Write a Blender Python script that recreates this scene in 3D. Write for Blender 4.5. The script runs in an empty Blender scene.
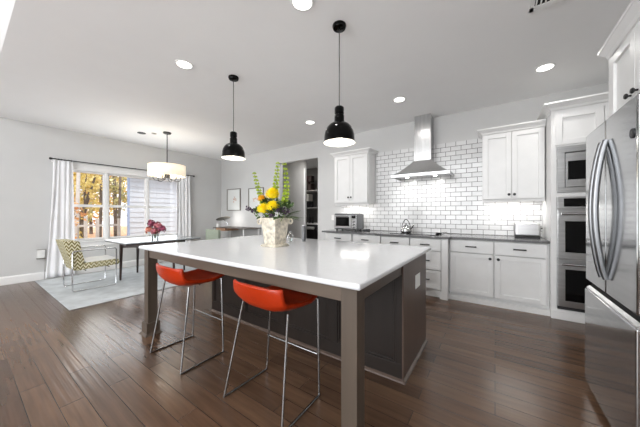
import bpy, math, random
from mathutils import Vector, Matrix
PI = math.pi
SC = bpy.context.scene
COL = SC.collection

# ------------------------------------------------------------------ camera
cd = bpy.data.cameras.new('camera'); cam = bpy.data.objects.new('camera', cd); COL.objects.link(cam)
cd.sensor_fit = 'HORIZONTAL'; cd.sensor_width = 36.0; cd.lens = 252.7 / 640 * 36.0
cd.clip_start = 0.02; cd.clip_end = 200
cam.location = (0, 0, 1.25); cam.rotation_euler = (PI/2, 0, math.radians(34.703))
SC.camera = cam

# ------------------------------------------------------------------ world, light, exposure
SC.view_settings.view_transform = 'Standard'; SC.view_settings.look = 'None'
SC.view_settings.gamma = 1.0; SC.view_settings.use_curve_mapping = False
SC.view_settings.exposure = 0.0
w = bpy.data.worlds.new('sky'); SC.world = w; w.use_nodes = True
wn = w.node_tree.nodes; wl = w.node_tree.links
bg = wn['Background']; bg.inputs['Strength'].default_value = 2.2
tc = wn.new('ShaderNodeTexCoord'); sx = wn.new('ShaderNodeSeparateXYZ'); rp = wn.new('ShaderNodeValToRGB')
wl.new(tc.outputs['Generated'], sx.inputs[0]); wl.new(sx.outputs['Z'], rp.inputs[0]); wl.new(rp.outputs[0], bg.inputs['Color'])
rp.color_ramp.elements[0].position = 0.0; rp.color_ramp.elements[0].color = (0.95, 0.96, 1.0, 1)
rp.color_ramp.elements[1].position = 0.7; rp.color_ramp.elements[1].color = (0.84, 0.91, 1.0, 1)
try:
    SC.cycles.max_bounces = 8; SC.cycles.diffuse_bounces = 5; SC.cycles.glossy_bounces = 4
    SC.cycles.transparent_max_bounces = 12; SC.cycles.sample_clamp_indirect = 6.0
    SC.cycles.use_denoising = True
except Exception: pass

def area(name, loc, rot, sx_, sy_, power, color=(1,1,1), shape='RECTANGLE', spread=PI):
    d = bpy.data.lights.new(name, 'AREA'); d.shape = shape; d.size = sx_; d.size_y = sy_
    d.energy = power; d.color = color; d.spread = spread
    o = bpy.data.objects.new(name, d); COL.objects.link(o); o.location = loc; o.rotation_euler = rot
    return o
sd_ = bpy.data.lights.new('sun', 'SUN'); sd_.energy = 1.6; sd_.angle = math.radians(3); sd_.color = (1, 0.95, 0.86)
so_ = bpy.data.objects.new('sun', sd_); COL.objects.link(so_); so_.rotation_euler = Vector((0.62, 0.22, 0.95)).to_track_quat('Z', 'Y').to_euler()
# two added rear fill lights, tilted up to the ceiling, at invented glazing
area('rear_fill', (-2.2, -4.36, 1.75), (PI/2 + 0.48, 0, 0), 5.2, 2.3, 270, (0.97, 0.985, 1.0))
area('rear_fill_high', (-2.2, -4.30, 3.55), (PI/2 + 0.2, 0, 0), 5.2, 1.0, 115, (0.97, 0.985, 1.0))
area('daylight_dining', (-6.98, 2.30, 1.40), (0, -PI/2, 0), 1.4, 2.2, 26, (0.93, 0.97, 1.0))
CANS = [(-2.86, 1.46), (-1.25, 1.56), (0.47, 3.84), (-1.15, 3.70), (-2.78, 3.70)]
CH = 2.92
for (x, y) in CANS:
    area('can_light', (x, y, CH - 0.012), (0, 0, 0), 0.11, 0.11, 4.5, (1.0, 0.975, 0.94), 'DISK', math.radians(150))

# ------------------------------------------------------------------ materials
def nodes_of(name):
    m = bpy.data.materials.new(name); m.use_nodes = True
    return m, m.node_tree.nodes, m.node_tree.links, m.node_tree.nodes['Principled BSDF']
def lin(c):
    def f(v):
        v = v / 255.0
        return v / 12.92 if v <= 0.04045 else ((v + 0.055) / 1.055) ** 2.4
    return (f(c[0]), f(c[1]), f(c[2]), 1)
def mat(name, rgb, rough=0.5, metal=0.0, noise=0.0, scale=8.0, bump=0.0, coat=0.0, stretch=None, spec=None):
    m, n, l, b = nodes_of(name)
    c = lin(rgb)
    b.inputs['Base Color'].default_value = c; b.inputs['Roughness'].default_value = rough
    b.inputs['Metallic'].default_value = metal
    if coat: b.inputs['Coat Weight'].default_value = coat; b.inputs['Coat Roughness'].default_value = 0.08
    if spec is not None: b.inputs['Specular IOR Level'].default_value = spec
    t = n.new('ShaderNodeTexCoord'); mp = n.new('ShaderNodeMapping'); nz = n.new('ShaderNodeTexNoise')
    l.new(t.outputs['Object'], mp.inputs[0]); l.new(mp.outputs[0], nz.inputs['Vector'])
    if stretch: mp.inputs['Scale'].default_value = stretch
    nz.inputs['Scale'].default_value = scale; nz.inputs['Detail'].default_value = 4
    amt = noise if noise else 0.02
    r = n.new('ShaderNodeValToRGB'); l.new(nz.outputs['Fac'], r.inputs[0])
    r.color_ramp.elements[0].position = 0.3; r.color_ramp.elements[1].position = 0.7
    r.color_ramp.elements[0].color = (c[0]*(1-amt), c[1]*(1-amt), c[2]*(1-amt), 1)
    r.color_ramp.elements[1].color = (min(1, c[0]*(1+amt)), min(1, c[1]*(1+amt)), min(1, c[2]*(1+amt)), 1)
    l.new(r.outputs[0], b.inputs['Base Color'])
    if bump:
        bp = n.new('ShaderNodeBump'); bp.inputs['Strength'].default_value = bump; bp.inputs['Distance'].default_value = 0.01
        l.new(nz.outputs['Fac'], bp.inputs['Height']); l.new(bp.outputs[0], b.inputs['Normal'])
    return m
def emis(name, rgb, strength):
    m, n, l, b = nodes_of(name)
    b.inputs['Base Color'].default_value = lin(rgb); b.inputs['Emission Color'].default_value = lin(rgb)
    b.inputs['Emission Strength'].default_value = strength; b.inputs['Roughness'].default_value = 0.6
    return m
def glass_mat(name, tint=(1,1,1), gloss=0.08):
    m, n, l, b = nodes_of(name); n.remove(b)
    o = n['Material Output']; tr = n.new('ShaderNodeBsdfTransparent'); gl = n.new('ShaderNodeBsdfGlossy'); mx = n.new('ShaderNodeMixShader')
    fr = n.new('ShaderNodeFresnel'); ml = n.new('ShaderNodeMath'); ml.operation = 'MULTIPLY_ADD'
    ml.inputs[1].default_value = 0.9; ml.inputs[2].default_value = gloss * 0.3
    tr.inputs['Color'].default_value = (*tint, 1); gl.inputs['Roughness'].default_value = 0.02
    l.new(fr.outputs[0], ml.inputs[0]); l.new(ml.outputs[0], mx.inputs[0]); l.new(tr.outputs[0], mx.inputs[1]); l.new(gl.outputs[0], mx.inputs[2]); l.new(mx.outputs[0], o.inputs[0])
    return m

M = {}
M['wall'] = mat('wall_paint', (205, 205, 204), 0.75, noise=0.015, scale=3)
M['ceiling'] = mat('ceiling_paint', (249, 249, 249), 0.85, noise=0.01, scale=3)
M['trimw'] = mat('white_trim_paint', (238, 238, 237), 0.4)
M['cab'] = mat('white_cabinet_paint', (230, 230, 229), 0.35)
M['black'] = mat('matte_black_metal', (12, 12, 13), 0.35)
M['gloss_black'] = mat('gloss_black_enamel', (3, 3, 3), 0.08, spec=0.18)
M['black_glass'] = mat('black_glass', (5, 5, 6), 0.08, spec=0.3)
M['steel'] = mat('brushed_steel', (182, 182, 182), 0.27, 1.0, noise=0.10, scale=60, bump=0.02, stretch=(1, 1, 0.02))
M['steelh'] = mat('brushed_steel_horizontal', (190, 190, 190), 0.28, 1.0, noise=0.10, scale=60, bump=0.02, stretch=(0.02, 0.02, 1))
M['steelc'] = mat('satin_canopy_steel', (200, 200, 200), 0.38, 1.0, noise=0.06, scale=50)
M['fridge'] = mat('fridge_steel', (184, 185, 186), 0.12, 1.0, noise=0.05, scale=50, bump=0.005, stretch=(1, 0.02, 1))
M['handle_steel'] = mat('satin_handle_steel', (122, 123, 125), 0.3, 1.0)
M['fridge_side'] = mat('fridge_side_grey', (120, 121, 123), 0.4, 0.6)
M['chrome'] = mat('chrome', (215, 216, 218), 0.1, 1.0)
M['satin'] = mat('satin_chrome_rod', (176, 177, 178), 0.24, 1.0)
M['darkgrey'] = mat('dark_grey_plastic', (45, 46, 48), 0.4)
M['quartz'] = mat('white_quartz', (211, 212, 214), 0.12, noise=0.02, scale=40, coat=0.3)
M['granite'] = mat('grey_countertop', (104, 104, 105), 0.2, noise=0.25, scale=70)
M['isl_body'] = mat('espresso_stain', (38, 31, 27), 0.42, noise=0.14, scale=10, stretch=(1, 1, 0.15), spec=0.3)
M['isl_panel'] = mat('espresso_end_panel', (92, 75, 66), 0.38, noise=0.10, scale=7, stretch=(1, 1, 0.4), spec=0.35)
M['isl_frame'] = mat('grey_brown_stained_wood', (84, 73, 63), 0.42, noise=0.22, scale=9, bump=0.05, stretch=(1, 1, 0.12))
M['isl_apron'] = mat('grey_brown_stained_rail', (90, 77, 66), 0.42, noise=0.22, scale=9, bump=0.05, stretch=(0.12, 0.12, 1))
M['shoe'] = mat('shoe_moulding_stain', (96, 82, 74), 0.25, noise=0.1)
M['orange'] = mat('orange_red_leather', (168, 44, 4), 0.34, noise=0.06, scale=25, spec=0.4)
M['curtain'] = mat('white_linen', (238, 238, 240), 0.9, noise=0.03, scale=120)
M['rug'] = mat('pale_blue_grey_rug', (186, 190, 192), 0.95, noise=0.16, scale=5, bump=0.3)
M['darkwood'] = mat('dark_walnut', (46, 28, 22), 0.35, noise=0.25, scale=12, stretch=(1, 1, 0.2))
M['tabletop'] = mat('pale_grey_gloss_top', (160, 166, 170), 0.2, coat=0.2)
M['desk'] = mat('warm_oak', (176, 136, 106), 0.4, noise=0.2, scale=14, stretch=(0.2, 1, 1))
M['green'] = mat('sage_fabric', (150, 158, 142), 0.9, noise=0.08, scale=60)
M['pot'] = mat('weathered_cream_stone', (202, 194, 178), 0.8, noise=0.38, scale=26, bump=0.5)
M['soil'] = mat('dark_moss', (40, 52, 24), 0.95, noise=0.4, scale=60)
M['yellow'] = mat('yellow_petals', (255, 226, 24), 0.6, noise=0.12, scale=60)
M['amber'] = mat('amber_petals', (250, 190, 30), 0.6, noise=0.15, scale=60)
M['lime'] = mat('lime_green_calyx', (166, 186, 62), 0.55, noise=0.12, scale=60)
M['stemgreen'] = mat('stem_green', (106, 140, 44), 0.55, noise=0.12, scale=60)
M['leaf'] = mat('dark_green_leaf', (62, 86, 40), 0.5, noise=0.3, scale=40)
M['purple'] = mat('purple_florets', (62, 38, 66), 0.6, noise=0.3, scale=60)
M['pink'] = mat('dusky_pink_petals', (190, 108, 118), 0.6, noise=0.25, scale=60)
M['mauve'] = mat('mauve_petals', (150, 66, 96), 0.6, noise=0.3, scale=60)
M['coral'] = mat('coral_petals', (214, 134, 110), 0.6, noise=0.25, scale=60)
M['glass'] = glass_mat('clear_glass')
M['wglass'] = glass_mat('window_glass', gloss=0.03)
M['water'] = glass_mat('water', (0.9, 0.95, 0.95), 0.1)
M['bulb'] = emis('lit_bulb', (255, 246, 232), 12)
M['can'] = emis('lit_downlight', (255, 250, 242), 6)
M['shade_in'] = mat('white_enamel_inner', (245, 244, 240), 0.5)
M['drum'] = emis('lit_linen_drum', (255, 240, 214), 0.62)
M['plate'] = mat('white_plastic', (236, 236, 234), 0.3)
M['paper'] = mat('off_white_paper', (224, 226, 224), 0.7)
M['frame'] = mat('silver_grey_frame', (138, 134, 126), 0.4, 0.3)
M['ink'] = mat('pale_orange_drawing', (206, 160, 132), 0.8, noise=0.2, scale=50)
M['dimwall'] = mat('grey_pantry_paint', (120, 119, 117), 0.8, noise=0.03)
M['hallwall'] = mat('hall_paint', (196, 195, 193), 0.8, noise=0.015)
M['basket'] = mat('dark_wicker', (62, 48, 44), 0.8, noise=0.5, scale=60, bump=0.6)
M['bottle'] = mat('dark_bottle_glass', (30, 28, 30), 0.15, coat=0.6)
M['winered'] = mat('wine_red_label', (92, 44, 44), 0.5)
M['lampw'] = mat('pale_lamp_fabric', (222, 220, 214), 0.8)
M['siding'] = mat('pale_blue_siding', (196, 201, 208), 0.55, noise=0.03, scale=6)
M['cornerb'] = mat('corner_board', (150, 166, 196), 0.6)
M['roofs'] = mat('roof_shingle', (84, 84, 88), 0.9, noise=0.3, scale=20)
M['fencew'] = mat('weathered_white_fence', (206, 202, 196), 0.7, noise=0.1)
M['bark'] = mat('grey_bark', (104, 92, 82), 0.9, noise=0.35, scale=12, bump=0.5, stretch=(1, 1, 0.2))
M['vent'] = mat('dark_vent_cavity', (28, 28, 28), 0.8)
M['kettle'] = mat('kettle_steel', (198, 198, 198), 0.12, 1.0)
M['cream'] = mat('light_washed_cream', (232, 231, 226), 0.9, noise=0.05, scale=50)  # pale tone stands for light washing out the seat top
M['olive'] = mat('sage_chair_back', (158, 158, 128), 0.9, noise=0.1, scale=50)

def ramp_leaf(name, cols):
    m, n, l, b = nodes_of(name)
    t = n.new('ShaderNodeTexCoord'); nz = n.new('ShaderNodeTexNoise'); nz.inputs['Scale'].default_value = 3.3; nz.inputs['Detail'].default_value = 8; nz.inputs['Roughness'].default_value = 0.8
    l.new(t.outputs['Object'], nz.inputs['Vector']); r = n.new('ShaderNodeValToRGB'); l.new(nz.outputs['Fac'], r.inputs[0])
    e = r.color_ramp.elements; k = len(cols)
    e[0].position = 0.34; e[0].color = lin(cols[0]); e[1].position = 0.66; e[1].color = lin(cols[-1])
    for i in range(1, k-1): q = e.new(0.34 + 0.32*i/(k-1)); q.color = lin(cols[i])
    l.new(r.outputs[0], b.inputs['Base Color']); b.inputs['Roughness'].default_value = 0.7
    return m
M['lf_orange'] = ramp_leaf('autumn_orange_leaves', [(120, 92, 66), (206, 144, 88), (234, 190, 132), (250, 236, 204)])
M['lf_yellow'] = ramp_leaf('autumn_yellow_leaves', [(120, 112, 66), (208, 184, 96), (242, 222, 144), (252, 246, 214)])
M['lf_green'] = ramp_leaf('late_green_leaves', [(70, 78, 58), (146, 146, 96), (206, 196, 136), (244, 234, 196)])
M['lf_rust'] = ramp_leaf('rust_leaves', [(100, 70, 52), (196, 128, 84), (228, 180, 128), (248, 226, 190)])
M['litter'] = ramp_leaf('leaf_litter_ground', [(120, 90, 66), (196, 142, 94), (222, 180, 136), (238, 216, 184)])

def plank_floor():
    m, n, l, b = nodes_of('hand_scraped_plank_floor')
    t = n.new('ShaderNodeTexCoord')
    br = n.new('ShaderNodeTexBrick'); br.offset = 0.37; br.offset_frequency = 2; br.squash = 1
    l.new(t.outputs['Object'], br.inputs['Vector'])
    br.inputs['Scale'].default_value = 1.0; br.inputs['Brick Width'].default_value = 1.15; br.inputs['Row Height'].default_value = 0.127
    br.inputs['Mortar Size'].default_value = 0.0020; br.inputs['Mortar Smooth'].default_value = 0.3; br.inputs['Bias'].default_value = 0.0
    br.inputs['Color1'].default_value = lin((104, 80, 62)); br.inputs['Color2'].default_value = lin((78, 58, 45)); br.inputs['Mortar'].default_value = lin((34, 25, 20))
    mp = n.new('ShaderNodeMapping'); mp.inputs['Scale'].default_value = (0.9, 12, 1); l.new(t.outputs['Object'], mp.inputs[0])
    nz = n.new('ShaderNodeTexNoise'); nz.inputs['Scale'].default_value = 2.5; nz.inputs['Detail'].default_value = 6; l.new(mp.outputs[0], nz.inputs['Vector'])
    nb = n.new('ShaderNodeTexNoise'); nb.inputs['Scale'].default_value = 2.2; nb.inputs['Detail'].default_value = 2; l.new(t.outputs['Object'], nb.inputs['Vector'])
    r = n.new('ShaderNodeValToRGB'); l.new(nz.outputs['Fac'], r.inputs[0]); r.color_ramp.elements[0].position = 0.25; r.color_ramp.elements[1].position = 0.75
    r.color_ramp.elements[0].color = (0.72, 0.72, 0.72, 1); r.color_ramp.elements[1].color = (1.22, 1.2, 1.18, 1)
    mx = n.new('ShaderNodeMix'); mx.data_type = 'RGBA'; mx.blend_type = 'MULTIPLY'; mx.inputs[0].default_value = 1
    l.new(br.outputs['Color'], mx.inputs[6]); l.new(r.outputs[0], mx.inputs[7]); l.new(mx.outputs[2], b.inputs['Base Color'])
    rr = n.new('ShaderNodeMapRange'); l.new(nz.outputs['Fac'], rr.inputs[0]); rr.inputs[3].default_value = 0.17; rr.inputs[4].default_value = 0.28
    l.new(rr.outputs[0], b.inputs['Roughness'])
    # bump: joints, long scraped ridges, slow waves
    mp2 = n.new('ShaderNodeMapping'); mp2.inputs['Scale'].default_value = (0.35, 1, 1); l.new(t.outputs['Object'], mp2.inputs[0])
    wv = n.new('ShaderNodeTexNoise'); wv.inputs['Scale'].default_value = 34; wv.inputs['Detail'].default_value = 2; l.new(mp2.outputs[0], wv.inputs['Vector'])
    mpr = n.new('ShaderNodeMapping'); mpr.inputs['Scale'].default_value = (0.5, 30, 1); l.new(t.outputs['Object'], mpr.inputs[0])
    rg = n.new('ShaderNodeTexNoise'); rg.inputs['Scale'].default_value = 1.6; rg.inputs['Detail'].default_value = 1; l.new(mpr.outputs[0], rg.inputs['Vector'])
    a = n.new('ShaderNodeMath'); a.operation = 'MULTIPLY_ADD'; l.new(br.outputs['Fac'], a.inputs[0]); a.inputs[1].default_value = -1.2; l.new(rg.outputs['Fac'], a.inputs[2])
    a2 = n.new('ShaderNodeMath'); a2.operation = 'MULTIPLY_ADD'; l.new(wv.outputs['Fac'], a2.inputs[0]); a2.inputs[1].default_value = 0.25; l.new(a.outputs[0], a2.inputs[2])
    bp = n.new('ShaderNodeBump'); bp.inputs['Strength'].default_value = 0.30; bp.inputs['Distance'].default_value = 0.005
    l.new(a2.outputs[0], bp.inputs['Height']); l.new(bp.outputs[0], b.inputs['Normal'])
    b.inputs['Specular IOR Level'].default_value = 0.5
    return m
M['floor'] = plank_floor()
def tile_mat():
    m, n, l, b = nodes_of('white_subway_tile')
    t = n.new('ShaderNodeTexCoord'); mp = n.new('ShaderNodeMapping'); mp.inputs['Rotation'].default_value = (PI/2, 0, 0)
    l.new(t.outputs['Object'], mp.inputs[0])
    br = n.new('ShaderNodeTexBrick'); br.offset = 0.5; br.offset_frequency = 2; l.new(mp.outputs[0], br.inputs['Vector'])
    br.inputs['Scale'].default_value = 1; br.inputs['Brick Width'].default_value = 0.153; br.inputs['Row Height'].default_value = 0.0765
    br.inputs['Mortar Size'].default_value = 0.0032; br.inputs['Mortar Smooth'].default_value = 0.1
    br.inputs['Color1'].default_value = lin((228, 228, 228)); br.inputs['Color2'].default_value = lin((216, 216, 216)); br.inputs['Mortar'].default_value = lin((84, 82, 80))
    l.new(br.outputs['Color'], b.inputs['Base Color'])
    rr = n.new('ShaderNodeMapRange'); l.new(br.outputs['Fac'], rr.inputs[0]); rr.inputs[3].default_value = 0.14; rr.inputs[4].default_value = 0.8; l.new(rr.outputs[0], b.inputs['Roughness'])
    bp = n.new('ShaderNodeBump'); bp.invert = True; bp.inputs['Strength'].default_value = 0.6; bp.inputs['Distance'].default_value = 0.003
    l.new(br.outputs['Fac'], bp.inputs['Height']); l.new(bp.outputs[0], b.inputs['Normal'])
    return m
M['tile'] = tile_mat()
def zigzag_mat():
    m, n, l, b = nodes_of('zigzag_upholstery')
    t = n.new('ShaderNodeTexCoord'); s = n.new('ShaderNodeSeparateXYZ'); l.new(t.outputs['Object'], s.inputs[0])
    def mth(op, a, b_=None, v=None):
        q = n.new('ShaderNodeMath'); q.operation = op
        if a is not None: l.new(a, q.inputs[0])
        if b_ is not None: l.new(b_, q.inputs[1])
        if v is not None: q.inputs[1].default_value = v
        return q.outputs[0]
    along = mth('ADD', s.outputs['Y'], s.outputs['X']); up = s.outputs['Z']
    tri = mth('PINGPONG', mth('MULTIPLY', along, v=30.0), v=1.0)
    ph = mth('ADD', mth('MULTIPLY', up, v=17.0), mth('MULTIPLY', tri, v=0.9))
    fr = mth('FRACT', ph)
    r = n.new('ShaderNodeValToRGB'); r.color_ramp.interpolation = 'CONSTANT'; l.new(fr, r.inputs[0])
    e = r.color_ramp.elements; e[0].position = 0; e[0].color = lin((222, 218, 196)); e[1].position = 0.34; e[1].color = lin((132, 120, 62))
    q = e.new(0.66); q.color = lin((40, 34, 28)); q = e.new(0.82); q.color = lin((196, 184, 132))
    l.new(r.outputs[0], b.inputs['Base Color']); b.inputs['Roughness'].default_value = 0.9
    return m
M['zigzag'] = zigzag_mat()

# ------------------------------------------------------------------ mesh helpers
ORG = {}
class MB:
    def __init__(s): s.v = []; s.f = []
    def add(s, vs, fs):
        k = len(s.v); s.v += [tuple(p) for p in vs]; s.f += [tuple(i + k for i in f) for f in fs]; return s
    def box(s, x0, x1, y0, y1, z0, z1):
        if x0 > x1: x0, x1 = x1, x0
        if y0 > y1: y0, y1 = y1, y0
        if z0 > z1: z0, z1 = z1, z0
        return s.add([(x0,y0,z0),(x1,y0,z0),(x1,y1,z0),(x0,y1,z0),(x0,y0,z1),(x1,y0,z1),(x1,y1,z1),(x0,y1,z1)],
                     [(0,3,2,1),(4,5,6,7),(0,1,5,4),(1,2,6,5),(2,3,7,6),(3,0,4,7)])
    def hexa(s, lo, hi):                      # two quads (4 points each), bottom and top, counter-clockwise
        return s.add(list(lo) + list(hi), [(0,3,2,1),(4,5,6,7),(0,1,5,4),(1,2,6,5),(2,3,7,6),(3,0,4,7)])
    def tube(s, pts, r, n=8, closed=False, r2=None):
        pts = [Vector(p) for p in pts]; k = len(pts); rings = []
        up = None
        for i, p in enumerate(pts):
            a = pts[(i-1) % k] if (closed or i > 0) else p; b = pts[(i+1) % k] if (closed or i < k-1) else p
            d = (b - a)
            if d.length < 1e-9: d = Vector((0,0,1))
            d.normalize()
            if up is None: up = Vector((0,0,1)) if abs(d.z) < 0.9 else Vector((1,0,0))
            u = d.cross(up)
            if u.length < 1e-6: u = d.orthogonal()
            u.normalize(); v = u.cross(d).normalized(); up = v
            rad = r[i] if isinstance(r, (list, tuple)) else r
            rb = rad if r2 is None else r2
            rings.append([p + u*math.cos(2*PI*j/n)*rad + v*math.sin(2*PI*j/n)*rb for j in range(n)])
        vs = [q for g in rings for q in g]; fs = []
        for i in range(k if closed else k-1):
            i2 = (i+1) % k
            for j in range(n): fs.append((i*n+j, i*n+(j+1)%n, i2*n+(j+1)%n, i2*n+j))
        if not closed: fs.append(tuple(range(n))[::-1]); fs.append(tuple((k-1)*n + j for j in range(n)))
        return s.add(vs, fs)
    def lathe(s, prof, c, n=32, axis='z', cap0=True, cap1=True):
        vs = []; k = len(prof)
        for (r, h) in prof:
            for j in range(n):
                a = 2*PI*j/n; x, y = r*math.cos(a), r*math.sin(a)
                if axis == 'z': vs.append((c[0]+x, c[1]+y, c[2]+h))
                elif axis == 'y': vs.append((c[0]+x, c[1]+h, c[2]+y))
                else: vs.append((c[0]+h, c[1]+x, c[2]+y))
        fs = []
        for i in range(k-1):
            for j in range(n):
                q = (i*n+j, i*n+(j+1)%n, (i+1)*n+(j+1)%n, (i+1)*n+j)
                fs.append(q)
        if cap0: fs.append(tuple(range(n))[::-1])
        if cap1: fs.append(tuple((k-1)*n+j for j in range(n)))
        return s.add(vs, fs)
    def ext(s, poly, axis, a0, a1):          # extrude polygon; axis 'x': poly in (y,z); 'y': (x,z); 'z': (x,y)
        k = len(poly)
        def P(p, a): return {'x': (a, p[0], p[1]), 'y': (p[0], a, p[1]), 'z': (p[0], p[1], a)}[axis]
        return s.add([P(p, a0) for p in poly] + [P(p, a1) for p in poly],
                     [tuple(range(k))[::-1], tuple(range(k, 2*k))] + [(i, (i+1)%k, k+(i+1)%k, k+i) for i in range(k)])
    def sphere(s, c, r, n=12, sc=(1,1,1)):
        prof = []
        vs = [(c[0], c[1], c[2]-r*sc[2])]; m = n//2
        for i in range(1, m):
            t = PI*i/m
            for j in range(n): a = 2*PI*j/n; vs.append((c[0]+r*sc[0]*math.sin(t)*math.cos(a), c[1]+r*sc[1]*math.sin(t)*math.sin(a), c[2]-r*sc[2]*math.cos(t)))
        vs.append((c[0], c[1], c[2]+r*sc[2])); fs = []
        for j in range(n): fs.append((0, 1+(j+1)%n, 1+j))
        for i in range(m-2):
            for j in range(n): a = 1+i*n; fs.append((a+j, a+(j+1)%n, a+n+(j+1)%n, a+n+j))
        a = 1+(m-2)*n; t = len(vs)-1
        for j in range(n): fs.append((a+j, a+(j+1)%n, t))
        return s.add(vs, fs)
    def grid(s, fn, nu, nv, wrap=False):
        vs = [fn(i/(nu), j/(nv)) for i in range(nu+1) for j in range(nv+1)]
        return s.add(vs, [(i*(nv+1)+j, (i+1)*(nv+1)+j, (i+1)*(nv+1)+j+1, i*(nv+1)+j+1) for i in range(nu) for j in range(nv)])
    def rot(s, ang, c, axis='Z'):
        m = Matrix.Rotation(ang, 3, axis); c = Vector(c)
        s.v = [tuple(m @ (Vector(p) - c) + c) for p in s.v]; return s
    def move(s, d): s.v = [(p[0]+d[0], p[1]+d[1], p[2]+d[2]) for p in s.v]; return s
    def build(s, name, m, parent=None, bevel=0, smooth=False, solid=0, seg=2, **kw):
        if parent is not None: o0 = ORG[parent.name]
        elif kw.get('origin') is not None: o0 = Vector(kw['origin'])
        else:
            xs = [p[0] for p in s.v]; ys = [p[1] for p in s.v]; zs = [p[2] for p in s.v]
            o0 = Vector(((min(xs)+max(xs))/2, (min(ys)+max(ys))/2, min(zs)))
        if kw.get('kind') == 'structure' or kw.get('world0'): o0 = Vector((0,0,0))
        me = bpy.data.meshes.new(name); me.from_pydata([tuple(Vector(p) - o0) for p in s.v], [], s.f); me.update()
        if solid == 0:
            import bmesh
            bm = bmesh.new(); bm.from_mesh(me); bmesh.ops.recalc_face_normals(bm, faces=bm.faces); bm.to_mesh(me); bm.free()
        if smooth:
            for p in me.polygons: p.use_smooth = True
            try: me.set_sharp_from_angle(angle=math.radians(40))
            except Exception: pass
        o = bpy.data.objects.new(name, me); COL.objects.link(o); me.materials.append(M[m] if isinstance(m, str) else m)
        if parent is not None: o.parent = parent
        else: o.location = o0
        ORG[o.name] = o0
        if solid: q = o.modifiers.new('thickness', 'SOLIDIFY'); q.thickness = solid; q.offset = 0
        if bevel:
            q = o.modifiers.new('bevel', 'BEVEL'); q.width = bevel; q.segments = seg; q.limit_method = 'ANGLE'; q.angle_limit = math.radians(40)
        for k in ('label', 'category', 'group', 'kind'):
            if kw.get(k): o[k] = kw[k]
        return o
def thing(name, loc, label, cat, group=None):
    o = bpy.data.objects.new(name, None); COL.objects.link(o); o.location = loc; o.empty_display_size = 0.1
    o['label'] = label; o['category'] = cat
    if group: o['group'] = group
    ORG[o.name] = Vector(loc); return o
def clone(root, delta, label, rotz=0.0, group=None):
    r = root.copy(); COL.objects.link(r); r.location = Vector(root.location) + Vector(delta); r.rotation_euler = (0, 0, rotz); r['label'] = label
    if group: r['group'] = group
    for ch in list(root.children):
        c = ch.copy(); COL.objects.link(c); c.parent = r
        for g in list(ch.children): d = g.copy(); COL.objects.link(d); d.parent = c
    return r
B = lambda *a: MB().box(*a)
def struct(mb, name, m, **k): return mb.build(name, m, kind='structure', **k)

# ================================================================== ROOM SHELL
WX = -7.05; RX = 1.42; BY = 4.75; FY = -4.4; SY = 0.27
struct(B(WX-0.15, RX+0.12, FY-0.1, 7.6, -0.05, 0), 'floor', 'floor')
struct(B(WX-0.15, RX+0.12, SY, 7.6, CH, CH+0.1), 'ceiling', 'ceiling')
VS = math.tan(math.radians(22))
vz = CH + (SY - FY)*VS
struct(MB().ext([(SY, CH), (FY-0.1, vz), (FY-0.1, vz+0.1), (SY, CH+0.1)], 'x', WX-0.15, RX+0.12), 'ceiling', 'ceiling')
# window wall (left)
WY0, WY1, WZ0, WZ1 = 1.17, 3.50, 0.68, 2.14
wl_ = MB().box(WX-0.15, WX, FY-0.1, WY0, 0, 5.0).box(WX-0.15, WX, WY1, 7.6, 0, 3.0).box(WX-0.15, WX, WY0, WY1, 0, WZ0).box(WX-0.15, WX, WY0, WY1, WZ1, 3.0)
struct(wl_, 'wall_left', 'wall')
# hood wall with the tall cased-less opening
OX0, OX1, OZ = -4.56, -3.35, 2.54
struct(MB().box(WX, OX0, BY, BY+0.12, 0, 2.95).box(OX1, RX+0.12, BY, BY+0.12, 0, 2.95).box(OX0, OX1, BY, BY+0.12, OZ, 2.95), 'wall_back', 'wall')
struct(B(RX, RX+0.12, FY-0.1, BY, 0, 5.0), 'wall_right', 'wall')
# unseen rear wall of the family room, its big opening invented for the fill
struct(MB().box(WX, -4.9, FY-0.1, FY, 0, 5).box(0.5, RX, FY-0.1, FY, 0, 5).box(-4.9, 0.5, FY-0.1, FY, 0, 0.55).box(-4.9, 0.5, FY-0.1, FY, 4.1, 5), 'wall_front', 'wall')
# hall and pantry behind the opening
struct(MB().box(WX, -4.64, 5.9, 6.0, 0, 2.95).box(-4.10, RX, 5.9, 6.0, 0, 2.95), 'wall_hall', 'hallwall')
struct(B(-4.665, -4.605, 5.885, 5.9, 0, 2.6), 'trim_1', 'trimw')
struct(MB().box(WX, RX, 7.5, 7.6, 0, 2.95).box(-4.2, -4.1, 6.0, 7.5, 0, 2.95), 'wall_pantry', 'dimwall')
# baseboards
bb = MB().ext([(WX, 0), (WX+0.018, 0), (WX+0.018, 0.12), (WX+0.008, 0.145), (WX, 0.145)], 'y', FY, BY)
struct(bb, 'baseboard_left', 'trimw')
struct(MB().box(WX+0.02, OX0, BY-0.018, BY, 0, 0.14).box(OX1, -2.8, BY-0.018, BY, 0, 0.14), 'baseboard_back', 'trimw')

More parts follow.
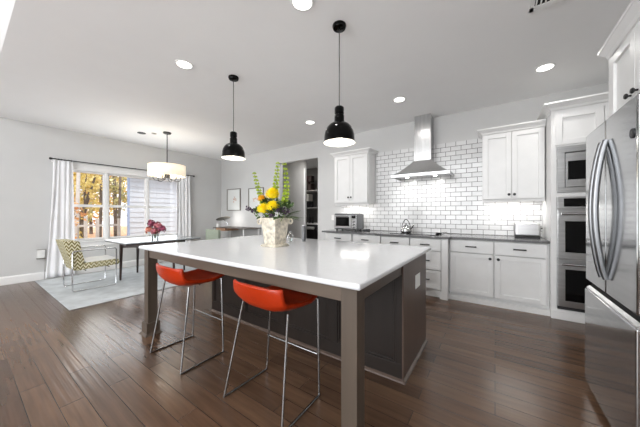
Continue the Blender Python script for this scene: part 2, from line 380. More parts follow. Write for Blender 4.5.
# window casing and three double-hung sashes
cs = MB().box(WX, WX+0.02, WY0-0.09, WY1+0.09, WZ1, WZ1+0.11).box(WX, WX+0.035, WY0-0.11, WY1+0.11, WZ1+0.11, WZ1+0.135)
cs.box(WX, WX+0.02, WY0-0.09, WY0, WZ0, WZ1).box(WX, WX+0.02, WY1, WY1+0.09, WZ0, WZ1)
cs.box(WX-0.10, WX+0.05, WY0-0.11, WY1+0.11, WZ0-0.03, WZ0).box(WX, WX+0.018, WY0-0.09, WY1+0.09, WZ0-0.12, WZ0-0.03)
struct(cs, 'trim_2', 'trimw', bevel=0.003)
units = [(1.17, 1.885), (1.937, 2.695), (2.735, 3.50)]
for i, (a, b) in enumerate(units):
    f = MB(); xo, xi = WX-0.12, WX-0.03
    f.box(xo, WX+0.0, b, units[i+1][0], WZ0, WZ1) if i < 2 else None
    for y0, y1 in ((a, a+0.01), (b-0.01, b)): f.box(xo, xi, y0, y1, WZ0, WZ1)
    f.box(xo, xi, a+0.01, b-0.01, WZ1-0.035, WZ1).box(xo, xi, a+0.01, b-0.01, WZ0, WZ0+0.045)
    f.box(WX-0.085, WX-0.04, a+0.01, b-0.01, 1.385, 1.44)
    for y0, y1 in ((a+0.01, a+0.028), (b-0.028, b-0.01)): f.box(WX-0.085, WX-0.045, y0, y1, WZ0+0.045, WZ1-0.035)
    wo = f.build('window_%d' % (i+1), 'trimw', kind='structure', bevel=0.002)
    B(WX-0.068, WX-0.064, a+0.025, b-0.025, WZ0+0.04, 1.39).build('glass_pane', 'wglass', wo)
    B(WX-0.068, WX-0.064, a+0.025, b-0.025, 1.435, WZ1-0.03).build('glass_pane', 'wglass', wo)

# frame of the invented rear glazing, unseen behind the camera
rf = MB()
for x in (-4.9, -3.57, -2.24, -0.91, 0.42): rf.box(x, x+0.08, FY-0.08, FY-0.02, 0.55, 4.1)
rf.box(-4.9, 0.5, FY-0.08, FY-0.02, 0.55, 0.63).box(-4.9, 0.5, FY-0.08, FY-0.02, 2.92, 3.02).box(-4.9, 0.5, FY-0.08, FY-0.02, 4.02, 4.1)
struct(rf, 'window_4', 'trimw')

# backsplash tile, laid on the wall
struct(MB().box(-2.72, 0.548, BY-0.010, BY, 0.914, 1.435).box(-1.93, -0.165, BY-0.010, BY, 1.435, 2.444), 'trim_3', 'tile')

# ================================================================== ceiling fittings
names = ['round lit recessed ceiling light above the left end of the island', 'recessed ceiling light cut by the top edge of the photo',
         'recessed ceiling light nearest the tall oven cabinet', 'recessed ceiling light just left of the range hood chimney', 'small recessed ceiling light above the hallway opening']
for (x, y), lb in zip(CANS, names):
    t = thing('recessed_light', (x, y, CH-0.008), lb, 'ceiling light', 'recessed ceiling lights')
    MB().lathe([(0.074, 0.008), (0.092, 0.008), (0.094, 0.004), (0.088, 0.0), (0.074, 0.002)], (x, y, CH-0.008), 32, cap0=False, cap1=False).build('trim_ring', 'trimw', t, smooth=True)
    MB().lathe([(0.0745, 0.0), (0.0745, 0.003)], (x, y, CH-0.005), 32).build('diffuser', 'can', t)
t = thing('ceiling_vent', (0.39, 2.56, CH-0.01), 'white slatted air vent in the ceiling at the top edge of the photo', 'vent')
vx0, vx1, vy0, vy1 = 0.23, 0.55, 2.40, 2.71
MB().box(vx0, vx1, vy0, vy0+0.03, CH-0.01, CH-0.001).box(vx0, vx1, vy1-0.055, vy1, CH-0.01, CH-0.001).box(vx0, vx0+0.03, vy0, vy1, CH-0.01, CH-0.001).box(vx1-0.03, vx1, vy0, vy1, CH-0.01, CH-0.001).build('vent_frame', 'trimw', t, bevel=0.002)
s_ = MB()
for i in range(9): s_.box(vx0+0.035+i*0.029, vx0+0.045+i*0.029, vy0+0.03, vy1-0.055, CH-0.009, CH-0.002)
s_.build('slat', 'trimw', t); B(vx0+0.03, vx1-0.03, vy0+0.03, vy1-0.055, CH-0.002, CH-0.001).build('vent_cavity', 'vent', t)
for (x, y, r_, lb) in ((-6.02, 2.20, 0.075, 'dark round ceiling speaker left of the drum chandelier, larger of two'), (-5.84, 2.36, 0.045, 'small grey ceiling sensor beside the drum chandelier canopy')):
    MB().lathe([(r_, 0.012), (r_, 0.004), (r_*0.85, 0.0), (0.001, 0.0)], (x, y, CH-0.012), 24, cap1=False).build('ceiling_disc', 'darkgrey' if r_ > 0.06 else 'frame', label=lb, category='ceiling fitting', smooth=True)

# ================================================================== pendants
def pendant(x, y, zr, lb, power):
    t = thing('pendant_lamp', (x, y, CH), lb, 'pendant lamp', 'black dome pendants over the island')
    MB().lathe([(0.06, 0), (0.062, -0.012), (0.055, -0.03), (0.02, -0.036)], (x, y, CH-0.001), 28).build('canopy', 'gloss_black', t, smooth=True)
    MB().tube([(x, y, CH-0.03), (x, y, zr+0.31)], 0.004, 8).build('cord', 'black', t)
    MB().lathe([(0.012, 0.325), (0.034, 0.320), (0.042, 0.31), (0.042, 0.262), (0.034, 0.258), (0.034, 0.248), (0.043, 0.244), (0.044, 0.20), (0.046, 0.192), (0.046, 0.178)], (x, y, zr), 24).build('socket', 'gloss_black', t, smooth=True)
    prof = [(0.044, 0.180), (0.062, 0.176), (0.086, 0.162), (0.108, 0.138), (0.124, 0.105), (0.132, 0.07), (0.135, 0.03), (0.139, 0.012), (0.146, 0.0)]
    MB().lathe(prof, (x, y, zr), 40, cap0=False, cap1=False).build('shade', 'gloss_black', t, smooth=True)
    ins = [(r_-0.005, h-0.003) for r_, h in prof]; ins[-1] = (0.142, 0.0005)
    MB().lathe(ins, (x, y, zr), 40, cap0=True, cap1=False).build('shade_lining', 'shade_in', t, smooth=True)
    MB().sphere((x, y, zr+0.075), 0.045, 16).build('bulb', 'bulb', t, smooth=True)
    area('pendant_glow', (x, y, zr+0.02), (0, 0, 0), 0.2, 0.2, power, (1, 0.96, 0.9), 'DISK')
pendant(-2.63, 1.94, 1.925, 'glossy black dome pendant hanging further from the camera, over the left half of the island', 1.5)
pendant(-1.135, 1.94, 1.875, 'glossy black dome pendant hanging nearer the camera, over the right half of the island', 1.5)

# ================================================================== chandelier over the dining table
cx, cy = -5.56, 2.49
t = thing('drum_chandelier', (cx, cy, CH), 'drum chandelier with an off white fabric shade hanging over the dining table', 'chandelier')
MB().lathe([(0.075, 0), (0.075, -0.02), (0.06, -0.03), (0.01, -0.032)], (cx, cy, CH-0.001), 28).build('canopy', 'black', t, smooth=True)
MB().tube([(cx, cy, CH-0.03), (cx, cy, 2.0)], 0.009, 10).build('rod', 'black', t)
MB().lathe([(0.335, 0), (0.335, 0.225)], (cx, cy, 2.015), 56, cap0=False, cap1=False).build('drum_shade', 'drum', t, smooth=True, solid=0.004)
MB().lathe([(0.0, 1.97), (0.05, 1.975), (0.055, 2.08), (0.02, 2.09)], (cx, cy, 0), 20).build('hub', 'darkgrey', t, smooth=True)
for k in range(6):
    a = 2*PI*k/6 + 0.3; ca, sa = math.cos(a), math.sin(a)
    arm = MB().tube([(cx+0.04*ca, cy+0.04*sa, 2.0), (cx+0.09*ca, cy+0.09*sa, 1.945), (cx+0.16*ca, cy+0.16*sa, 1.92), (cx+0.22*ca, cy+0.22*sa, 1.925), (cx+0.245*ca, cy+0.245*sa, 1.96), (cx+0.245*ca, cy+0.245*sa, 2.02)], 0.007, 8).build('arm', 'black', t, smooth=True)
    MB().lathe([(0.013, 0), (0.013, 0.08), (0.02, 0.1), (0.014, 0.13), (0.003, 0.16)], (cx+0.245*ca, cy+0.245*sa, 2.02), 10).build('candle_bulb', 'bulb', arm, smooth=True)
d = bpy.data.lights.new('chandelier_glow', 'POINT'); d.energy = 9; d.shadow_soft_size = 0.12; d.color = (1, 0.93, 0.82)
o = bpy.data.objects.new('chandelier_glow', d); COL.objects.link(o); o.location = (cx, cy, 2.16)

# ================================================================== cabinet helpers
def U(mb, ax, u0, u1, d0, d1, z0, z1):
    return mb.box(u0, u1, d0, d1, z0, z1) if ax == 'x' else mb.box(d0, d1, u0, u1, z0, z1)
def shaker(ax, u0, u1, z0, z1, f, parent, name='door', rail=0.06, m='cab', th=0.044):
    q = MB()
    U(q, ax, u0, u0+rail, f, f+th, z0, z1); U(q, ax, u1-rail, u1, f, f+th, z0, z1)
    U(q, ax, u0+rail, u1-rail, f, f+th, z1-rail, z1); U(q, ax, u0+rail, u1-rail, f, f+th, z0, z0+rail)
    U(q, ax, u0+rail, u1-rail, f+0.015, f+th, z0+rail, z1-rail)
    return q.build(name, m, parent, bevel=0.0015, seg=1)
def knob(ax, u, z, f, parent, r=0.018):
    p = [(0.006, 0), (0.006, -0.012), (r*0.8, -0.016), (r, -0.022), (r*0.75, -0.029), (0.001, -0.031)]
    MB().lathe(p, (u, f, z) if ax == 'x' else (f, u, z), 16, axis='y' if ax == 'x' else 'x', cap1=False).build('knob', 'black', parent, smooth=True)
def pull(u, z, f, parent, w_=0.055):
    q = MB().tube([(u-w_-0.012, f-0.028, z), (u+w_+0.012, f-0.028, z)], 0.0085, 8)
    for s in (-1, 1): q.tube([(u+s*w_, f, z), (u+s*w_, f-0.028, z)], 0.008, 8)
    q.build('pull_handle', 'black', parent, smooth=True)
def crown(ax, u0, u1, f, back, z0, z1, proj, parent, ends=(True, True)):
    # moulding profile swept along front with mitred returns
    prof = [(0, 0), (0.12, 0.05), (0.25, 0.32), (0.7, 0.62), (0.85, 0.72), (1.0, 0.78), (1.0, 1.0), (0, 1.0)]
    q = MB(); H_ = z1-z0; pts = []
    e0 = 1 if ends[0] else 0; e1 = 1 if ends[1] else 0
    rings = []
    def at(u, d, z): return (u, d, z) if ax == 'x' else (d, u, z)
    path = []
    if e0: path.append(('s0b',))
    for (p, h) in prof:
        pr = p*proj; z = z0 + h*H_; r = []
        if e0: r.append(at(u0 - pr*s_sgn(u0, u1), back, z))
        r.append(at(u0 - (pr*s_sgn(u0, u1) if e0 else 0), f - pr, z))
        r.append(at(u1 + (pr*s_sgn(u0, u1) if e1 else 0), f - pr, z))
        if e1: r.append(at(u1 + pr*s_sgn(u0, u1), back, z))
        rings.append(r)
    n_ = len(rings[0]); vs = [p for r in rings for p in r]; fs = []
    for i in range(len(rings)-1):
        for j in range(n_-1): fs.append((i*n_+j, i*n_+j+1, (i+1)*n_+j+1, (i+1)*n_+j))
    k = len(rings)
    fs.append(tuple(i*n_ for i in range(k))); fs.append(tuple(i*n_+n_-1 for i in range(k))[::-1])
    q.add(vs, fs); return q.build('crown_moulding', 'cab', parent)
def s_sgn(a, b): return 1 if b > a else -1

# ---- wall cabinets
UF = 4.40
def wall_cab(x0, x1, mid, lb, ends):
    t = thing('wall_cabinet', ((x0+x1)/2, BY, 1.44), lb, 'cabinet')
    B(x0, x1, UF+0.045, BY-0.012, 1.44, 2.42).build('carcass', 'cab', t, bevel=0.001, seg=1)
    for a, b, k in ((x0+0.012, mid-0.002, mid-0.03), (mid+0.002, x1-0.012, mid+0.03)):
        dd = shaker('x', a, b, 1.455, 2.385, UF, t); knob('x', k, 1.515 if x1 > 0 else 1.565, UF, dd)
    crown('x', x0, x1, UF, BY-0.012, 2.39, 2.472, 0.06, t, ends)
    B(x0, x1, UF+0.046, UF+0.064, 1.415, 1.44).build('light_rail', 'cab', t)
    # fabric of the under-cabinet strip light
    B(x0+0.06, x1-0.06, UF+0.14, UF+0.17, 1.428, 1.44).build('strip_light', 'can', t)
    area('under_cabinet_glow', ((x0+x1)/2, UF+0.20, 1.424), (0, 0, 0), (x1-x0)-0.14, 0.04, 2.2 if x1 > 0 else 2.4, (1, 0.975, 0.94))
wall_cab(-2.70, -1.955, -2.335, 'white two door wall cabinet left of the range hood, above the toaster oven', (True, True))
wall_cab(-0.155, 0.545, 0.19, 'white two door wall cabinet right of the range hood, above the toaster', (True, False))

# ---- base cabinets
def base_cab(x0, x1, f, lb, spec, post=None):
    t = thing('base_cabinet', ((x0+x1)/2, BY-0.02, 0), lb, 'cabinet')
    B(x0, x1, f+0.045, BY-0.012, 0.10, 0.878).build('carcass', 'cab', t, bevel=0.001, seg=1)
    B(x0, x1, f+0.04 if post is None else f+0.08, f+0.10, 0, 0.10).build('plinth', 'cab', t)
    for s in spec:
        kind, a, b, z0, z1 = s[:5]
        if kind == 'slab':
            dr = B(a, b, f, f+0.044, z0, z1).build('drawer', 'cab', t, bevel=0.003); pull((a+b)/2, (z0+z1)/2, f, dr)
        elif kind == 'drawer':
            dr = shaker('x', a, b, z0, z1, f, t, 'drawer', 0.045); pull((a+b)/2, (z0+z1)/2, f, dr)
        else:
            dd = shaker('x', a, b, z0, z1, f, t); knob('x', s[5], z1-0.05, f, dd)
    return t
RF = 4.13; CF = 4.03
base_cab(-0.555, 0.550, RF, 'white base cabinet with two drawers over two doors, beneath the toaster', [
    ('slab', -0.538, -0.018, 0.70, 0.868), ('slab', -0.003, 0.524, 0.70, 0.868), ('door', -0.538, -0.018, 0.113, 0.686, -0.055), ('door', -0.003, 0.524, 0.113, 0.686, 0.035)])
t = base_cab(-1.62, -0.556, CF, 'white projecting base cabinet with stacked drawers and bracket feet, beneath the range hood', [
    ('slab', -1.56, -1.10, 0.70, 0.87), ('slab', -1.08, -0.65, 0.70, 0.87),
    ('drawer', -1.08, -0.65, 0.42, 0.685), ('drawer', -1.08, -0.65, 0.135, 0.405), ('drawer', -1.56, -1.10, 0.42, 0.685), ('drawer', -1.56, -1.10, 0.135, 0.405)], post=1)
for x0, x1, s in ((-0.64, -0.556, -1), (-1.62, -1.57, 1)):
    B(x0, x1, CF-0.012, CF+0.02, 0.0, 0.875).build('corner_post', 'cab', t, bevel=0.003)
    xe = x0 if s < 0 else x1
    MB().ext([(xe, 0.0), (xe + s*0.02, 0.0), (xe + s*0.03, 0.03), (xe + s*0.055, 0.04), (xe + s*0.075, 0.075), (xe + s*0.12, 0.085), (xe + s*0.13, 0.115), (xe, 0.115)], 'y', CF, CF+0.02).build('bracket_foot', 'cab', t)
base_cab(-2.76, -2.145, RF, 'white base cabinet at the left end of the run, beneath the toaster oven', [('slab', -2.73, -2.16, 0.70, 0.87), ('door', -2.73, -2.45, 0.115, 0.685, -2.49), ('door', -2.445, -2.16, 0.115, 0.685, -2.40)])
base_cab(-2.144, -1.621, RF, 'white base cabinet between the left end cabinet and the projecting cabinet', [('slab', -2.13, -1.64, 0.70, 0.87), ('door', -2.13, -1.64, 0.115, 0.685, -1.70)])
B(-0.5555, 0.550, RF-0.012, RF+0.010, 0, 0.07).build('shoe_board', 'cab', label='white shoe board along the floor under the right base cabinet', category='skirting')
# worktop: one continuous slab with the bump-out
cm = MB().ext([(-2.80, RF-0.03), (-1.65, RF-0.03), (-1.65, CF-0.035), (-0.535, CF-0.035), (-0.535, RF-0.03), (0.549, RF-0.03), (0.549, BY-0.0105), (-2.80, BY-0.0105)], 'z', 0.884, 0.914)
cm.build('worktop', 'granite', label='grey stone worktop along the tiled hood wall', category='worktop', bevel=0.003)

# ---- tall oven cabinet
TF = 4.07; TX0, TX1 = 0.552, 1.418
t = thing('oven_cabinet', ((TX0+TX1)/2, BY, 0), 'tall white cabinet holding the microwave and double oven beside the refrigerator', 'cabinet')
c = MB().box(TX0, 0.603, TF, BY-0.012, 0, 2.50).box(1.367, TX1, TF, BY-0.012, 0, 2.50).box(0.603, 1.367, TF, BY-0.012, 2.0365, 2.50).box(0.603, 1.367, TF, BY-0.012, 1.445, 1.493).box(0.603, 1.367, TF, BY-0.012, 0.0, 0.125).box(0.603, 1.367, 4.70, BY-0.012, 0.125, 2.0365)
c.build('carcass', 'cab', t, bevel=0.0015, seg=1)
shaker('x', 0.585, 0.983, 2.055, 2.435, TF-0.02, t, rail=0.065, th=0.0195)
shaker('x', 0.991, 1.395, 2.055, 2.435, TF-0.02, t, rail=0.065, th=0.0195)
crown('x', TX0, TX1, TF-0.005, BY-0.012, 2.474, 2.56, 0.07, t, (True, False))
B(TX0-0.002, TX1, TF-0.012, TF, 0, 0.10).build('base_board', 'cab', t, bevel=0.003)
# microwave
t = thing('microwave', (0.985, 4.3, 1.4935), 'built in stainless microwave above the double oven', 'microwave')
MB().box(0.606, 1.364, TF-0.012, TF+0.004, 1.4945, 1.555).box(0.606, 1.364, TF-0.012, TF+0.004, 1.965, 2.034).box(0.606, 0.672, TF-0.012, TF+0.004, 1.555, 1.965).box(1.30, 1.364, TF-0.012, TF+0.004, 1.555, 1.965).build('trim_kit', 'steelh', t, bevel=0.002)
B(0.672, 1.30, TF+0.02, 4.6, 1.555, 1.965).build('housing', 'darkgrey', t)
dd = MB().box(0.680, 1.14, TF-0.004, TF+0.02, 1.56, 1.645).box(0.680, 1.14, TF-0.004, TF+0.02, 1.86, 1.955).box(0.680, 0.70, TF-0.004, TF+0.02, 1.645, 1.86).build('door', 'steelh', t, bevel=0.002)
B(0.70, 1.14, TF-0.001, TF+0.018, 1.645, 1.86).build('window', 'black_glass', dd)
B(1.145, 1.295, TF-0.004, TF+0.02, 1.56, 1.955).build('control_panel', 'black_glass', t)
# double oven
t = thing('double_oven', (0.985, 4.3, 0.1255), 'stainless double wall oven with two black glass doors, beneath the microwave', 'oven')
B(0.606, 1.364, TF, 4.68, 0.1265, 1.443).build('housing', 'steelh', t)
cp = B(0.606, 1.364, TF-0.022, TF-0.001, 1.305, 1.443).build('control_panel', 'steelh', t, bevel=0.004)
B(0.66, 1.31, TF-0.025, TF-0.02, 1.33, 1.425).build('display', 'black_glass', cp)
q_ = MB()
for i in range(5): q_.box(0.90+i*0.03, 0.915+i*0.03, TF-0.0262, TF-0.0245, 1.385, 1.392)
q_.build('digit', 'plate', cp)
for z0, z1, w0, w1, hz in ((0.725, 1.295, 0.80, 1.16, 1.245), (0.165, 0.715, 0.235, 0.60, 0.665)):
    dd = MB().box(0.610, 1.360, TF-0.035, TF-0.001, z0, w0).box(0.610, 1.360, TF-0.035, TF-0.001, w1, z1).box(0.610, 0.672, TF-0.035, TF-0.001, w0, w1).box(1.298, 1.360, TF-0.035, TF-0.001, w0, w1).build('door', 'steelh', t, bevel=0.003)
    B(0.672, 1.298, TF-0.033, TF-0.002, w0, w1).build('window', 'black_glass', dd)
    hq = MB().tube([(0.63, TF-0.085, hz), (1.34, TF-0.085, hz)], 0.014, 12)
    for x in (0.66, 1.31): hq.tube([(x, TF-0.03, hz), (x, TF-0.085, hz)], 0.010, 8)
    hq.build('handle', 'chrome', dd, smooth=True)
B(0.608, 1.362, TF-0.02, TF-0.001, 0.127, 0.16).build('kick_panel', 'darkgrey', t)

# ---- refrigerator
FX = 0.54; FN, FF_ = 1.795, 2.605; FM = 2.20
t = thing('refrigerator', (0.98, FM, 0), 'large stainless french door refrigerator at the right edge of the photo', 'refrigerator')
B(FX+0.085, RX-0.03, FN+0.006, FF_-0.006, 0.02, 1.785).build('body', 'fridge_side', t, bevel=0.004)
B(FX+0.03, FX+0.085, FN+0.012, FF_-0.012, 0.03, 1.79).build('gasket', 'vent', t)
for y0, y1 in ((FM+0.002, FF_), (FN, FM-0.002)):
    dd = B(FX, FX+0.075, y0, y1, 0.775, 1.81).build('door', 'fridge', t, bevel=0.012, seg=4)
    ye = y0+0.035 if y0 > FM else y1-0.035
    pts = []
    for i in range(21):
        u = i/20; z = 0.865 + (1.68-0.865)*u; s = math.sin(PI*u)
        pts.append((FX-0.006 - 0.045*s**0.8, ye - 0.012*s*(1 if y0 > FM else -1)*0, z))
    MB().tube(pts, 0.009, 12, r2=0.015).build('handle', 'handle_steel', dd, smooth=True)
    if y0 < FM:
        bd = MB().lathe([(0.024, 0), (0.024, -0.004), (0.020, -0.006), (0.020, -0.004), (0.001, -0.004)], (FX, 1.838, 1.632), 28, axis='x', cap1=False).build('round_badge', 'darkgrey', dd, smooth=True)
        bm_ = MB()
        for k in range(3): bm_.tube([(FX-0.0065, 1.838+0.009*math.cos(a), 1.632+0.009*math.sin(a)) for a in [2*PI*k/3 + j*0.25 for j in range(7)]], 0.0009, 5)
        bm_.build('badge_mark', 'chrome', bd)
fd = B(FX-0.004, FX+0.075, FN, FF_, 0.05, 0.712).build('freezer_drawer', 'fridge', t, bevel=0.006, seg=4)
MB().ext([(FX+0.004, 0.705), (FX+0.004, 0.722), (FX+0.020, 0.735), (FX+0.028, 0.705)], 'y', FN+0.01, FF_-0.01).build('drawer_grip', 'steelh', fd)
B(FX+0.06, FX+0.12, FN+0.02, FF_-0.02, 0.0, 0.045).build('kick_grille', 'vent', t)
# fridge surround cabinet
t = thing('fridge_cabinet', (1.05, 2.19, 1.84), 'white two door cabinet mounted high above the refrigerator', 'cabinet')
XF = 0.665
B(XF+0.045, RX-0.002, 1.70, 2.665, 1.845, 2.40).build('carcass', 'cab', t, bevel=0.0015, seg=1)
for a, b, k in ((2.243, 2.625, 2.285), (1.735, 2.237, 2.197)):
    dd = shaker('y', a, b, 1.865, 2.335, XF, t, rail=0.06); knob('y', k, 1.95, XF, dd, 0.017)
MB().box(XF+0.004, XF+0.045, 2.628, 2.665, 1.845, 2.40).box(XF+0.004, XF+0.045, 1.70, 1.732, 1.845, 2.40).build('face_frame', 'cab', t)
crown('y', 2.665, 1.70, XF+0.004, RX-0.002, 2.35, 2.435, 0.045, t, (True, True))
B(XF+0.03, RX-0.002, 2.640, 2.664, 0.0, 1.844).build('side_panel', 'cab', t)

# ---- range hood
hx = -1.01
t = thing('range_hood', (hx, BY, 1.86), 'stainless chimney range hood with a flared canopy on the tiled wall', 'range hood')
y0 = 4.25; yb = BY-0.011
MB().hexa([(hx-0.45, y0, 1.915), (hx+0.45, y0, 1.915), (hx+0.45, yb, 1.915), (hx-0.45, yb, 1.915)], [(hx-0.145, 4.495, 2.15), (hx+0.145, 4.495, 2.15), (hx+0.145, yb, 2.15), (hx-0.145, yb, 2.15)])
cn = MB(); rows = []
for i in range(9):
    u = i/8; e = 1-(1-u)**1.7
    wv_ = 0.45 + (0.142-0.45)*u; yy = y0 + (4.495-y0)*u; z = 1.905 + 0.245*(u**1.35)
    rows.append([(hx-wv_, yy, z), (hx+wv_, yy, z), (hx+wv_, yb, z), (hx-wv_, yb, z)])
vs = [p for r in rows for p in r]; fs = [(0,3,2,1), tuple(32+k for k in range(4))]
for i in range(8):
    for j in range(4): fs.append((i*4+j, i*4+(j+1)%4, (i+1)*4+(j+1)%4, (i+1)*4+j))
cn.add(vs, fs).build('canopy', 'steelc', t, smooth=True)
lip = MB().box(hx-0.45, hx+0.45, y0, y0+0.02, 1.86, 1.905).box(hx-0.45, hx-0.43, y0+0.02, yb, 1.86, 1.905).box(hx+0.43, hx+0.45, y0+0.02, yb, 1.86, 1.905).build('rim', 'steelh', t, bevel=0.002)
B(hx-0.43, hx+0.43, y0+0.02, yb, 1.875, 1.885).build('filter', 'steel', t)
MB().box(hx-0.137, hx+0.137, 4.50, yb, 2.15, 2.60).box(hx-0.130, hx+0.130, 4.506, yb, 2.60, CH-0.001).build('chimney', 'steel', t, bevel=0.002)
for x in (hx-0.25, hx+0.2):
    MB().lathe([(0.03, 0), (0.03, 0.006)], (x, 4.50, 1.869), 20).build('hood_bulb', 'can', t)
    area('hood_light', (x, 4.50, 1.862), (math.radians(25), 0, 0), 0.06, 0.06, 1.1, (1, 0.97, 0.93), 'DISK', math.radians(140))
# ---- cooktop, kettle, spoon rest
t = B(-1.46, -0.70, 4.17, 4.66, 0.9145, 0.921).build('cooktop', 'black_glass', label='flat black glass cooktop set in the worktop under the range hood', category='cooktop', bevel=0.002)
kx, ky, kz = -1.27, 4.46, 0.9215
t = thing('kettle', (kx, ky, kz), 'shiny steel kettle with an arched handle on the cooktop', 'kettle')
MB().lathe([(0.075, 0), (0.092, 0.01), (0.096, 0.035), (0.088, 0.075), (0.062, 0.105), (0.035, 0.118), (0.033, 0.122)], (kx, ky, kz), 28).build('body', 'kettle', t, smooth=True)
ld = MB().lathe([(0.033, 0.122), (0.028, 0.13), (0.006, 0.135), (0.006, 0.143), (0.012, 0.15), (0.001, 0.157)], (kx, ky, kz), 20, cap1=False).build('lid', 'black', t, smooth=True)
MB().tube([(kx+0.07, ky-0.02, kz+0.06), (kx+0.115, ky-0.035, kz+0.10), (kx+0.14, ky-0.045, kz+0.135)], [0.02, 0.013, 0.009], 12).build('spout', 'kettle', t, smooth=True)
MB().tube([(kx-0.075+0.15*i/12, ky, kz+0.09+0.135*math.sin(PI*i/12)**0.7) for i in range(13)], 0.006, 8).build('handle', 'black', t, smooth=True)
t = thing('spoon_rest', (-0.74, 4.12, 0.9145), 'small black spoon rest on the worktop near the cooktop', 'spoon rest')
sx_, sy_ = -0.745, 4.42
t.location = (sx_, sy_, 0.9215); ORG[t.name] = Vector(t.location)
MB().lathe([(0.03, 0), (0.045, 0.006), (0.05, 0.022), (0.046, 0.022), (0.03, 0.010), (0.001, 0.010)], (sx_, sy_, 0.9215), 24, cap1=False).build('dish', 'black', t, smooth=True)
MB().tube([(sx_, sy_, 0.936), (sx_+0.05, sy_-0.01, 0.945), (sx_+0.13, sy_-0.03, 0.958)], [0.012, 0.004, 0.005], 8).build('spoon', 'chrome', t, smooth=True)

# ---- toaster
t = thing('toaster', (0.36, 4.50, 0.9145), 'brushed steel toaster on the worktop beside the oven cabinet', 'toaster')
MB().box(0.222, 0.500, 4.42, 4.60, 0.935, 1.125).build('body', 'steelh', t, bevel=0.028, seg=4)
MB().box(0.226, 0.496, 4.43, 4.59, 0.9145, 0.934).build('base', 'black', t, bevel=0.004)
MB().box(0.25, 0.47, 4.455, 4.485, 1.120, 1.1265).box(0.25, 0.47, 4.53, 4.56, 1.120, 1.1265).build('slot', 'vent', t)
MB().box(0.5005, 0.504, 4.49, 4.53, 0.95, 1.10).build('lever_track', 'vent', t)
MB().box(0.504, 0.528, 4.492, 4.528, 1.04, 1.058).build('lever', 'black', t, bevel=0.003)
# ---- toaster oven
ox0, ox1, oy0, oy1, oz = -2.66, -2.15, 4.32, 4.64, 0.9145
t = thing('toaster_oven', ((ox0+ox1)/2, (oy0+oy1)/2, oz), 'steel toaster oven on the worktop beneath the left wall cabinet', 'toaster oven')
MB().box(ox0, ox1, oy0+0.02, oy1, oz+0.025, oz+0.325).build('housing', 'handle_steel', t, bevel=0.012, seg=3)
B(ox0+0.02, ox1-0.02, oy0+0.03, oy1-0.03, oz+0.325, oz+0.335).build('top_tray', 'darkgrey', t, bevel=0.003)
dr = MB().box(ox0+0.01, ox1-0.13, oy0, oy0+0.02, oz+0.05, oz+0.09).box(ox0+0.01, ox1-0.13, oy0, oy0+0.02, oz+0.265, oz+0.305).box(ox0+0.01, ox0+0.05, oy0, oy0+0.02, oz+0.09, oz+0.265).box(ox1-0.16, ox1-0.13, oy0, oy0+0.02, oz+0.09, oz+0.265).build('door', 'steelh', t, bevel=0.003)
B(ox0+0.05, ox1-0.16, oy0+0.004, oy0+0.016, oz+0.09, oz+0.265).build('window', 'black_glass', dr)
MB().tube([(ox0+0.05, oy0-0.03, oz+0.285), (ox1-0.17, oy0-0.03, oz+0.285)], 0.008, 8).tube([(ox0+0.07, oy0, oz+0.285), (ox0+0.07, oy0-0.03, oz+0.285)], 0.006, 6).tube([(ox1-0.19, oy0, oz+0.285), (ox1-0.19, oy0-0.03, oz+0.285)], 0.006, 6).build('handle', 'chrome', dr, smooth=True)
cp = B(ox1-0.125, ox1-0.008, oy0+0.004, oy0+0.02, oz+0.04, oz+0.31).build('control_panel', 'steel', t, bevel=0.003)
B(ox1-0.105, ox1-0.028, oy0+0.001, oy0+0.005, oz+0.24, oz+0.295).build('display', 'black_glass', cp)
for k in range(3): MB().lathe([(0.022, 0), (0.020, -0.02), (0.001, -0.021)], (ox1-0.066, oy0+0.004, oz+0.195-k*0.06), 18, axis='y', cap1=False).build('dial', 'chrome', cp, smooth=True)
for x in (ox0+0.05, ox1-0.05):
    for y in (oy0+0.05, oy1-0.05): MB().lathe([(0.018, 0), (0.018, 0.026)], (x, y, oz), 12).build('foot', 'black', t)
B(-2.06, -1.96, 4.40, 4.52, 0.9145, 0.955).build('butter_dish', 'darkgrey', label='small dark dish on the worktop right of the toaster oven', category='dish', bevel=0.01, seg=3)
# wall plates on the tile
for (x, z, y, lb) in ((-2.94, 1.16, BY-0.001, 'white switch plate on the wall left of the toaster oven'), (-0.02, 1.17, BY-0.011, 'white outlet on the tile left of the toaster')):
    t = thing('wall_outlet', (x, y, z), lb, 'outlet')
    B(x-0.036, x+0.036, y-0.006, y, z-0.058, z+0.058).build('cover_plate', 'plate', t, bevel=0.002)
    MB().box(x-0.017, x+0.017, y-0.008, y-0.006, z+0.008, z+0.036).box(x-0.017, x+0.017, y-0.008, y-0.006, z-0.036, z-0.008).build('socket', 'trimw', t)

# ================================================================== ISLAND
IX0, IX1, IY0, IY1 = -3.035, -0.52, 1.08, 2.70
t = thing('kitchen_island', (-1.78, 1.9, 0), 'large dark stained kitchen island with a white quartz top', 'kitchen island')
MB().box(IX0, IX1, IY0, IY1, 0.884, 0.914).build('countertop', 'quartz', t, bevel=0.010, seg=3)
BX0, BX1, BF, BB = -3.0, -0.565, 1.90, 2.62
bd = B(BX0, BX1, BF, BB, 0.0, 0.883).build('cabinet_body', 'isl_body', t)
